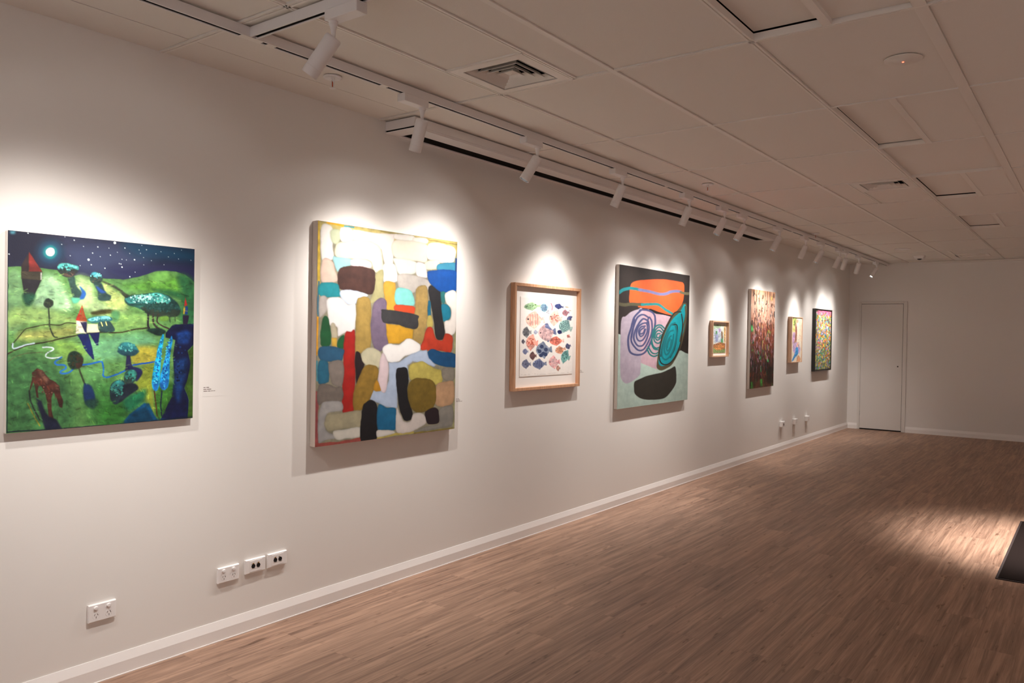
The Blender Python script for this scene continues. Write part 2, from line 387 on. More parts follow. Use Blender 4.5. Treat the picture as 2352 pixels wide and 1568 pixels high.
class Art:
    def __init__(s, w, h, asp, seed, base='808080'):
        s.w, s.h, s.asp = w, h, asp; s.rs = np.random.RandomState(seed)
        s.im = np.zeros((h, w, 3)); s.im[:] = [int(base[i:i+2], 16)/255 for i in (0, 2, 4)]
        s.n1 = fbm(h, w, 7, s.rs); s.n2 = fbm(h, w, 40, s.rs, 3); s.n3 = fbm(h, w, 34, s.rs, 3, .3)
        s.U, s.V = np.meshgrid((np.arange(w)+.5)/w*1000*asp, (np.arange(h)+.5)/h*1000)
        s.wob = (fbm(h, w, 22, s.rs, 3), fbm(h, w, 22, s.rs, 3))
    def col(s, c): return np.array([int(c[i:i+2], 16)/255 for i in (0, 2, 4)])
    def dist(s, P, closed, pad):
        # signed distance (negative inside) in a padded window
        lo = P.min(0)-pad; hi = P.max(0)+pad
        x0 = max(0, int(lo[0]/(1000*s.asp)*s.w)); x1 = min(s.w, int(hi[0]/(1000*s.asp)*s.w)+2)
        y0 = max(0, int(lo[1]/1000*s.h)); y1 = min(s.h, int(hi[1]/1000*s.h)+2)
        if x1 <= x0 or y1 <= y0: return None
        X = s.U[y0:y1, x0:x1]+s.wob[0][y0:y1, x0:x1]*s.wobble; Y = s.V[y0:y1, x0:x1]+s.wob[1][y0:y1, x0:x1]*s.wobble
        D = np.full(X.shape, 1e18); ins = np.zeros(X.shape, bool)
        n = len(P); rng = range(n) if closed else range(n-1)
        for i in rng:
            ax, ay = P[i]; bx_, by = P[(i+1) % n]
            dx, dy = bx_-ax, by-ay; L2 = dx*dx+dy*dy+1e-9
            t = np.clip(((X-ax)*dx+(Y-ay)*dy)/L2, 0, 1)
            D = np.minimum(D, (X-ax-t*dx)**2+(Y-ay-t*dy)**2)
            if closed and ay != by:
                ins ^= ((ay > Y) != (by > Y)) & (X < (bx_-ax)*(Y-ay)/(by-ay)+ax)
        D = np.sqrt(D)
        if closed: D = np.where(ins, -D, D)
        return D, (slice(y0, y1), slice(x0, x1))
    rim = 0.0; rimw = 4.0; ampk = 1.0
    def lay(s, a, win, c, amp, D=None):
        tex = (s.n1[win]*.7+s.n2[win]*1.3+s.n3[win]*1.0)*amp*2.2
        tint = np.stack([tex, tex*.95, tex*.85], -1)
        cc = c*(1+tint)
        if s.rim and D is not None: cc = cc*(1-s.rim*np.exp(-np.clip(-D, 0, 99)/s.rimw))[..., None]
        s.im[win] = s.im[win]*(1-a[..., None])+np.clip(cc, 0, 1)*a[..., None]
    def run(s, text, wobble=3.0):
        s.wobble = wobble
        for ln in text.strip().split('\n'):
            head, pts = ln.split(':'); op, c, par, amp = head.split(); c = s.col(c); par = float(par); amp = float(amp)*s.ampk
            P = [[float(q) for q in p.split(',')] for p in pts.split()]
            if op == 'd':
                for u, v, r in P:
                    q = s.dist(np.array([[u*s.asp, v], [u*s.asp+.1, v]]), False, r*1.6+6)
                    if q: s.lay(np.clip((r-q[0])/max(2.2, par)+.5, 0, 1), q[1], c, 0)
                continue
            P = np.array(P)*[s.asp, 1]
            if op in 'sp':
                if op == 's': P = smooth_poly(P)
                soft = max(2.2, par); q = s.dist(P, True, soft*1.5+12)
                if q: s.lay(np.clip(.5-q[0]/(2*soft), 0, 1), q[1], c, amp, q[0])
            else:
                P = smooth_line(P); q = s.dist(P, False, par+12)
                if q: s.lay(np.clip((par/2-q[0])/2.2+.5, 0, 1), q[1], c, amp)
    def linear(s, gain=1.0, gam=1.0):
        c = np.clip(s.im, 0, 1)**gam
        l = np.where(c <= .04045, c/12.92, ((c+.055)/1.055)**2.4)*gain
        return np.clip(l, 0, .95)

def picture_face(name, art, y0, y1, z0, z1, m, parent, x=0.0, gain=1.0, gam=1.0):
    # the painted sheet: one flat mesh, a vertex per dab of pigment
    h, w = art.h, art.w; lin = art.linear(gain, gam)
    yy = np.linspace(y0, y1, w); zz = np.linspace(z1, z0, h)
    Yg, Zg = np.meshgrid(yy, zz)
    co = np.stack([np.full(Yg.shape, x), Yg, Zg], -1).reshape(-1, 3)
    idx = np.arange(h*w).reshape(h, w)
    f = np.stack([idx[:-1, :-1], idx[1:, :-1], idx[1:, 1:], idx[:-1, 1:]], -1).reshape(-1, 4)
    me = bpy.data.meshes.new(name)
    me.vertices.add(h*w); me.vertices.foreach_set('co', co.ravel())
    nf = len(f); me.loops.add(nf*4); me.loops.foreach_set('vertex_index', f.ravel().astype(np.int32))
    me.polygons.add(nf); me.polygons.foreach_set('loop_start', np.arange(0, nf*4, 4, dtype=np.int32))
    me.update(calc_edges=True)
    ca = me.color_attributes.new('pigment', 'FLOAT_COLOR', 'POINT')
    ca.data.foreach_set('color', np.concatenate([lin.reshape(-1, 3), np.ones((h*w, 1))], 1).ravel().astype(np.float32))
    me.materials.append(m)
    o = bpy.data.objects.new(name, me); COL.objects.link(o); o.parent = parent
    return o

ART = {}
ART['p1'] = '''
p 23263f 0 0.1:-6,-10 1007,-11 1013,323 -4,366
s 1a1c30 46 0:-6,-10 176,-11 183,104 97,169 -5,178
s 363f5e 54 0:287,42 688,14 731,115 608,205 346,193 281,131
s 143f5c 46 0:605,-1 1000,0 1002,92 817,83 647,66
s 25284e 31 0:496,151 689,119 995,93 997,195 608,205
s 1c4560 23 0:259,85 253,113 236,136 211,150 184,153 159,143 142,123 136,97 142,70 158,47 183,33 210,30 235,39 253,59
s 1c7f86 6 0:233,88 229,104 219,118 205,126 189,128 175,122 165,110 162,95 165,79 175,65 189,57 204,55 219,61 229,72
s eef2f0 2 0.02:219,88 217,98 211,106 202,111 192,112 183,109 177,102 174,92 176,82 183,74 192,69 202,68 211,71 217,78
d f0ffff 1 0:525,10,7 388,114,6 562,123,3 568,140,4 552,122,3 637,93,4 315,18,3 436,43,3 410,76,3 583,35,3 671,56,2 755,-1,3 612,189,3 475,152,3 91,6,3 503,80,3 590,99,2 689,119,2 705,33,3 835,61,2 345,148,2 404,139,3 790,36,2 449,93,2 363,48,2 269,7,2 495,42,2 542,61,2 870,37,2 915,15,2 976,69,2 640,163,2 566,98,2 7,119,3 252,46,2 295,100,2 688,78,2 735,90,2 809,108,2 663,37,2 610,62,2 760,51,2 679,11,2 898,67,2
s 4a8a9a 6 0:13,5 35,3 32,17 16,19
p 5f9350 2 0.16:-5,181 65,175 157,175 232,181 253,204 288,216 346,197 405,205 450,208 575,207 673,184 757,150 818,141 881,140 945,156 1004,199 1018,1015 -1,1007
s 6f9c68 15 0.15:4,215 65,211 72,334 66,477 2,485
s 9fce9a 20 0.15:164,214 232,223 289,309 304,383 138,389 118,332
s aac98c 23 0.15:332,209 405,226 436,316 529,343 585,309 578,436 377,388 318,322
s b8cf7a 17 0.15:466,230 529,265 593,309 578,373 483,345 451,285
s 62a53e 19 0.2:576,239 674,216 792,171 890,177 919,259 759,268 649,258
s 7cc05a 15 0.1:732,172 818,149 846,188 758,219
s 2d6b40 20 0.15:899,159 997,199 1001,443 913,428 920,293
s 2c6a3e 11 0.1:742,253 910,260 957,325 892,294
s 8fb468 20 0.15:8,393 165,373 334,427 319,457 99,462 9,478
s 9aa65a 20 0.15:66,498 220,474 319,465 313,525 166,540 60,541
s 7aa85c 23 0.15:514,383 718,400 728,465 595,491 469,493
s 6fb07c 28 0.12:284,540 454,524 694,498 763,555 597,627 455,648 292,600
s 7fae52 23 0.15:221,540 320,540 394,609 285,652 221,577
s a7a23c 17 0.15:637,579 773,580 774,663 630,668
s 3f7042 39 0.2:3,618 180,636 279,727 323,880 295,1000 5,1001
s 5f9a5a 31 0.15:365,677 471,703 488,813 396,808
s 3a7038 39 0.2:396,793 551,777 618,981 413,1003
s 2f6a2c 31 0.2:458,890 584,882 585,995 475,1001
s 859634 14 0.15:697,686 761,695 750,811 770,978 726,900 666,839 640,805
s 1f6a48 15 0.15:584,866 699,816 700,874 617,933
s 356a2a 11 0.2:776,820 882,792 857,909 805,981 770,978
p 10173c 3 0.2:824,497 868,450 1008,439 999,564 962,602 984,676 976,744 945,820 974,891 969,1003 796,995 865,867 882,766 871,631 883,538 824,522
s 14397a 11 0.3:896,496 979,487 970,547 906,555
s 123468 14 0.3:889,665 963,658 937,794 912,904 883,834
p 39591f 2 0.2:1010,555 964,607 984,676 966,753 947,820 976,891 965,1004 1011,1001
p 0b4a74 5 0.2:569,1005 617,949 700,892 727,898 775,985 904,1002 904,1014
p 0a3550 8 0.2:569,1009 642,943 709,915 753,993
l 33301c 7 0.3:-0,611 54,580 126,559 187,549 249,531 334,514 454,497 563,498 644,479 728,469
l 33301c 5 0.3:22,562 41,541 73,498 99,480 186,461 248,462 283,451 327,453
l 57563a 3 0.3:0,653 41,619 100,605 167,602
l b9cfd8 7 0.1:28,555 31,580 80,566 126,555
l c8dadc 7 0.1:166,577 207,577 216,588 187,606 184,625 215,632 257,626
l 2a6fb8 9 0.1:257,628 225,651 236,666 271,669 278,686 254,700 257,711 293,709 321,687
l 1f66b8 9 0.1:362,669 402,666 455,654 467,664 473,703 470,726 487,739 534,729 590,707
l 1f56a8 9 0.1:634,677 697,669 765,661
s 3a3a1e 6 0.3:407,390 498,372 530,390 483,399 422,409
s 4f8a58 8 0.2:514,383 554,385 546,433 523,434
p 2e2426 2 0.15:63,172 100,99 97,197 157,194 158,236 65,235
p 7c2a26 2 0.15:98,98 161,194 97,199
p 3f3a2e 2 0.15:63,200 161,194 156,238 65,234
p cfd6c8 1 0:153,199 159,197 158,234 153,235
p 26242a 2 0.15:65,234 157,236 124,317 78,320
s 1f4a38 8 0.15:72,313 128,310 108,361 85,362
s 2f4a44 4 0.2:285,209 317,210 325,254 354,290 347,317 311,315 296,264
s 2a62b0 4 0.1:343,257 376,289 369,320 344,325 354,290
s 59b89a 5 0.1:304,319 347,322 333,344 311,345
s 2f3c38 4 0.2:232,168 253,141 302,143 338,160 324,195 296,212 253,204
s 58c2bc 3 0.25:233,168 249,145 281,140 302,146 335,152 335,173 302,163 260,166 242,179
s 5a4a40 3 0.2:260,196 317,188 303,211 274,209
s 2f4a48 4 0.2:417,237 455,235 482,283 509,301 498,325 444,324 436,278
s 2b55a0 4 0.1:428,248 474,276 482,283 451,285
s 2c4a44 3 0.2:396,204 409,181 443,178 464,203 451,231 417,237 399,227
s 4aaabc 3 0.25:398,197 412,179 443,181 460,201 443,197 413,195
s 3c4636 4 0.2:462,223 528,242 609,292 642,290 593,309 544,264 474,233
s 2e3a30 3 0.2:168,351 185,329 212,338 214,360 192,376 172,367
l 35402e 7 0.2:192,372 196,430 200,474 217,518 235,524
p d0392c 2 0.1:358,356 326,436 348,440
p a5502c 2 0.1:359,355 347,440 385,441
p efe9d2 2 0.08:329,437 382,441 383,502 327,504
p 28284a 2 0.1:348,443 382,442 383,502 371,494
p f2efc4 2 0.05:384,452 439,451 450,497 383,500
s 2e4a4a 3 0.2:445,439 499,434 531,488 454,493
l d9d98a 6 0.1:457,443 465,462
l d9d98a 6 0.1:480,435 488,458
s 2f6a70 3 0.2:387,429 415,417 453,412 507,414 515,434 453,441 408,448
s 6cc4cc 2 0.3:387,429 415,419 453,414 499,411 499,422 445,428 408,439
p 16225c 2 0.12:334,507 392,505 413,578 423,644 413,641 372,586
p 171f52 2 0.12:395,500 450,498 445,567 435,567
s 1f4a44 4 0.25:585,317 609,296 691,280 776,269 847,286 902,336 907,378 822,385 727,392 659,362 601,344
s 50b8ac 4 0.4:589,313 625,295 691,288 777,271 847,296 839,330 743,326 659,334 609,336
s 9ae0d0 4 0.4:642,294 700,287 742,289 726,314 658,322
s 2a3a30 5 0.2:676,353 778,366 902,361 885,404 735,400
l 2b2a2c 12 0.2:718,392 724,474 780,497
l 33302c 12 0.2:748,391 753,448 806,497
l 3a342c 9 0.2:778,390 775,440 841,472
l 2f4a30 6 0.2:844,396 850,438
l 2f4a30 6 0.2:880,395 881,429
s 6ea040 4 0.2:787,406 836,401 836,426 792,427
s 16302a 4 0.3:711,478 788,472 824,489 789,514 737,498
p b82c2c 2 0.1:945,287 957,334 935,343
p c8b83c 2 0.1:930,345 942,343 940,387 929,387
p 1a3f8a 2 0.1:942,343 959,342 958,389 940,389
p 241c34 3 0.1:929,394 968,393 959,444 931,445
s 1c2f26 4 0.25:285,637 299,604 328,597 361,624 364,662 343,688 307,691 289,667
s 3a2a24 4 0.2:328,631 363,635 358,677 332,687
l 33402a 9 0.2:347,692 358,730 374,769
s 16305a 5 0.15:374,769 411,786 431,849 412,887 382,877 368,822
s 1f4038 8 0.2:382,861 442,858 427,903 393,893
s 2f7f86 4 0.25:550,583 572,555 620,555 660,587 654,612 613,623 565,615
s 25505c 4 0.2:552,595 662,596 650,620 605,627 565,615
p 27284a 3 0.15:597,623 617,623 624,668 639,700 590,707
s 1d2148 5 0.15:598,683 664,693 689,718 673,750 648,765 614,707
s 20323a 3 0.25:507,814 519,775 558,755 591,771 587,819 568,873 536,889 514,862
s 2f8080 5 0.35:519,783 558,757 589,779 575,818 535,816
s 2b3a38 3 0.25:584,746 598,713 631,702 657,725 652,757 623,788 595,779
s 35887c 5 0.35:589,735 602,711 635,704 656,729 623,748
s 1c2430 4 0.2:583,786 644,781 665,810 616,844 560,881 575,834
p 4a2a22 2 0.25:117,703 141,682 167,694 202,739 230,755 247,778 255,823 267,854 262,891 248,883 234,837 220,807 209,836 211,895 221,948 239,1009 204,1006 193,894 182,812 161,774 149,766 144,795 148,832 138,831 131,780 124,750 111,786 104,793 115,743
p 6b4a3c 6 0.3:144,689 167,697 202,746 188,761 157,723
p 7a5040 4 0.2:226,762 245,774 247,801 231,792
p 1c2034 5 0.2:134,835 161,847 182,908 200,931 235,949 267,1004 183,1004 162,928
l 26302a 8 0.2:104,793 115,859 155,942
l 7a7a2c 6 0.2:98,858 122,910 156,972
s 16b0ea 2 0.35:806,505 814,530 798,630 794,738 783,812 763,826 746,802 745,753 761,662 781,572
s 1a96e0 2 0.35:860,513 866,547 853,631 850,731 842,807 811,822 791,796 797,738 817,655 838,572
s 1f6ab8 5 0.3:749,778 782,779 776,820 759,823
s 1f6ab8 5 0.3:795,780 841,765 829,819 802,817
l 4a2a1c 7 0.2:759,828 769,895 778,970
l 1c2a34 9 0.2:804,830 799,905 805,972
l 151c2c 4 0:1,3 6,994
l 151c2c 6 0.1:5,992 459,999 997,993
d 4fb0a4 1 0:639,322,3 711,317,3 753,319,4 652,306,5 758,329,3 689,294,4 760,314,5 792,300,5 806,285,3 774,307,5 789,313,5 630,306,4 683,287,3 725,280,5 705,330,3 621,319,3 715,316,3 702,297,3 698,308,4 782,320,5 788,313,5 703,311,4
d 8adccc 1 0:681,292,5 630,298,3 796,321,4 784,326,4 726,284,5 653,295,4 711,331,4 822,297,4 814,320,4 659,302,3 800,291,3 676,299,4 779,293,5 714,304,5 682,284,3 802,322,5 822,311,5 816,291,3 744,306,3 728,331,4 624,303,3 709,327,5
d 2a7a78 1 0:710,305,5 737,329,4 793,286,4 744,310,3 763,307,3 705,289,3 833,313,4 743,318,5 757,324,5 759,294,4 647,294,3 757,306,4 656,298,4 817,300,4 629,304,4 723,313,4 688,299,5 781,309,5 759,324,4 780,298,3 715,284,5 738,304,3
d b8ece0 1 0:641,294,5 620,303,4 663,321,4 619,304,5 635,326,3 756,311,4 843,304,5 776,305,4 800,320,4 811,295,5 790,283,4 625,305,3 635,312,3 661,300,5 681,331,4 769,326,4 800,309,5 727,306,5 643,328,4 768,287,4 705,327,5 792,285,5
d 1f5a58 1 0:770,293,4 657,314,4 672,317,4 621,322,5 751,322,4 759,281,5 693,297,3 779,289,5 635,301,4 737,286,4 709,313,4 832,314,3 768,281,5 682,304,4 694,318,4 683,331,5 724,315,3 626,311,3 728,331,4 683,300,3 645,309,3 663,296,4
d 1c3c3a 1 0:780,355,5 734,362,5 819,374,4 787,376,5 846,366,4 816,325,5 812,345,5 859,358,4 853,367,4 834,360,5 749,357,6 722,358,5 817,330,4 764,326,5 843,340,5 734,363,6 697,350,5 851,360,6 781,356,4 892,361,7 820,329,6 824,366,5
d 2a5450 1 0:781,358,7 727,362,5 791,371,6 790,335,4 811,337,5 881,353,5 729,355,5 699,347,4 787,359,6 768,342,5 743,336,4 864,332,4 858,331,6 748,350,7 744,345,4 854,340,5 722,338,6 832,372,5 713,348,4 808,361,4 880,351,4 808,360,4
d 234640 1 0:808,368,5 705,348,7 844,355,6 848,375,4 790,329,6 845,353,6 811,354,5 775,350,4 860,355,6 827,378,5 754,343,6 863,344,4 734,364,5 774,353,4 713,363,6 807,331,7 760,372,6 837,336,6 714,364,3 898,354,4 765,341,4 720,373,5
d 58c2bc 1 0:246,162,4 239,166,6 300,169,3 277,166,4 270,157,5 278,163,5 282,177,4 273,153,4 244,163,4 290,176,6
d 7ad8d0 1 0:324,159,6 301,153,3 264,154,4 290,176,5 282,175,4 308,151,4 279,177,4 295,177,3 256,168,5 284,148,5
d 2f6a68 1 0:257,177,4 260,161,4 307,166,6 290,179,5 279,151,5 297,165,4 293,169,3 265,163,6 270,153,5 280,183,6
d 3a3430 1 0:310,190,6 278,183,4 288,194,4 257,200,4 307,182,4 282,193,4 318,195,4 315,188,6
d 2a3432 1 0:289,196,5 300,202,4 251,194,5 295,197,5 257,194,4 271,188,5 286,188,4 256,196,4
d 5ab8bc 1 0:434,208,3 446,190,4 431,186,3 432,199,5 419,199,5 426,204,3 414,189,4 428,204,3 424,201,3
d 80d0d0 1 0:456,191,3 442,196,5 430,193,4 450,194,4 443,194,5 448,184,3 401,200,4 437,186,5 425,196,3
d 3a4644 1 0:442,216,5 439,221,4 417,220,4 420,216,5 414,221,4 454,219,4 447,212,3
d 4a4a44 1 0:427,210,5 427,213,3 447,217,3 426,209,3 422,213,5 445,217,3 414,228,5
d 7ad0d4 1 0:494,428,3 440,418,4 434,426,3 402,427,4 438,428,3 471,423,3 457,425,4 475,424,4 467,424,4
d 4a9aa4 1 0:449,419,3 461,431,3 415,428,4 453,421,4 443,432,3 430,422,3 442,421,4 470,432,3 409,430,4
d a0e4e4 1 0:447,426,3 438,420,4 495,422,2 433,433,3 504,423,4 398,429,3 435,432,4 428,427,3 435,430,3
d 3f9a9a 1 0:639,567,6 581,581,3 575,589,5 567,585,5 607,564,5 580,589,6 592,592,3 622,582,4 627,588,4 628,575,6 634,586,4 608,562,4
d 256a70 1 0:581,588,6 596,578,5 607,579,4 616,562,5 637,587,4 588,576,4 589,581,5 650,575,4 570,573,5 600,583,3 575,589,4 566,580,5
d 58b0a8 1 0:593,597,6 569,573,5 625,566,6 613,595,5 566,584,6 557,579,5 622,599,5 608,563,4 631,597,3 613,568,6 628,582,6 614,573,5
d 2f7a70 1 0:572,815,5 556,824,4 532,821,3 539,826,6 553,810,5 517,794,5 519,802,4 535,778,5 576,801,6 559,839,6 528,782,6 554,831,6 572,795,4 521,818,5
d 1c3434 1 0:524,815,6 558,843,5 553,810,5 532,791,3 561,817,6 554,826,4 518,814,6 544,850,3 536,825,4 524,821,4 551,831,4 543,787,5 524,812,5 529,804,6
d 3f8a7a 1 0:550,827,5 532,812,3 529,806,3 519,813,3 537,812,6 547,792,3 568,799,3 572,838,5 546,843,4 553,786,6 514,806,4 522,807,6 576,830,6 541,816,5
d 3a9080 1 0:622,740,5 621,724,4 631,768,4 644,758,6 645,746,6 600,727,4 645,733,5 634,758,5 601,750,5 595,741,5 629,725,6 617,752,4
d 204a44 1 0:644,762,3 604,728,6 631,770,4 622,728,6 616,754,4 646,759,4 598,761,6 593,750,4 596,727,5 615,740,4 637,753,4 622,738,4
d 24382a 1 0:327,650,5 321,621,5 347,648,7 341,620,4 349,624,4 322,642,4 320,659,6 333,625,5 332,653,6 318,640,5 300,666,6 305,629,7
d 16261e 1 0:344,645,4 327,637,5 342,655,4 318,678,7 331,619,6 316,658,5 324,637,4 327,625,6 321,609,5 307,672,6 308,617,6 343,640,6
d 32301f 1 0:343,639,6 310,664,4 353,650,5 304,623,5 316,657,6 338,618,6 309,621,4 327,624,5 315,671,6 308,636,4 335,628,5 340,657,4
d 36402e 1 0:200,364,3 188,350,5 193,348,5 197,358,4 207,343,3 176,349,4 191,342,5 197,351,3
d 222c24 1 0:185,366,4 195,340,5 187,340,4 206,347,5 192,332,4 179,354,5 199,368,4 179,357,4
d 3ac8f0 1 0:793,605,5 801,644,4 782,592,4 784,645,3 787,719,4 788,607,4 790,678,5 771,748,5 784,679,4 783,662,5 788,636,4 771,663,5 789,672,5 767,735,5 793,639,4 767,756,4 787,636,5 778,654,3 773,725,5 787,609,4 779,658,5 772,700,3
d 0f7ac8 1 0:767,676,5 799,603,3 796,629,3 791,635,3 780,611,5 773,684,5 774,726,4 755,784,3 803,578,3 783,745,3 782,708,4 773,635,5 770,737,5 765,785,3 777,706,5 776,716,3 777,696,3 791,564,3 783,583,4 778,682,5 788,636,3 801,583,4
d 58d8f4 1 0:779,706,4 797,539,5 758,756,3 784,588,3 771,704,3 771,747,3 784,641,4 772,761,3 762,741,3 776,766,4 770,781,5 803,569,3 799,618,5 780,665,5 776,758,4 776,718,4 761,772,5 775,717,4 796,544,3 770,688,3 758,785,3 805,579,5
d 1460b0 1 0:770,725,5 784,714,4 771,788,3 797,544,4 774,770,3 787,661,4 782,607,3 763,789,5 801,619,3 794,596,3 800,557,3 778,710,4 796,603,4 773,743,5 767,667,5 777,693,4 805,578,3 777,720,3 774,707,4 790,644,5 783,684,4 790,659,5
d 3ab4ea 1 0:818,659,5 839,677,5 823,665,4 818,796,4 830,670,5 819,804,4 846,549,5 832,722,4 835,609,5 834,621,4 838,646,5 838,720,5 808,747,4 825,750,5 826,697,4 840,673,4 847,536,3 826,722,3 839,672,3 820,669,5 832,594,3 827,660,3
d 146ac0 1 0:817,699,5 834,707,3 819,665,4 823,761,4 835,727,3 842,705,3 842,573,3 823,657,4 852,618,4 815,745,5 831,640,4 841,660,4 836,738,3 828,722,3 845,679,5 843,638,4 844,559,3 809,756,5 834,702,5 821,705,4 812,734,3 845,605,4
d 50ccf0 1 0:830,727,5 824,680,4 831,582,4 840,657,4 819,715,4 835,721,4 840,596,3 819,807,4 850,640,4 812,732,5 846,581,4 817,781,3 829,653,4 828,599,4 833,592,3 816,758,4 826,634,5 829,615,5 821,766,4 845,566,5 821,705,3 820,761,3
d 124a9a 1 0:837,637,3 826,736,3 840,682,5 833,742,3 847,609,4 812,729,4 824,714,5 831,698,5 838,656,3 830,738,4 846,592,5 815,729,4 823,751,5 835,732,3 825,667,3 821,664,5 815,810,4 835,575,5 835,619,4 851,554,4 838,553,4 812,703,5
d 1a3f7a 1 0:925,613,4 905,727,6 911,745,4 919,812,5 908,526,7 921,726,4 933,683,8 896,761,6 881,656,4 903,678,6
d 0a1230 1 0:910,773,6 899,756,6 897,712,5 909,689,4 945,727,4 903,665,4 900,587,8 910,725,6 899,773,7 900,692,4
d 16326a 1 0:909,700,7 892,693,6 892,718,7 885,708,5 920,676,7 905,611,6 946,598,4 912,744,6 914,578,6 882,651,5
d 5a3c30 1 0:167,802,4 198,801,3 185,758,2 215,791,2 189,760,3 152,793,3 170,802,3 215,786,3
d 7a5646 1 0:173,778,4 157,738,4 199,812,2 187,746,3 184,737,3 212,808,4 184,811,3 172,791,3
'''
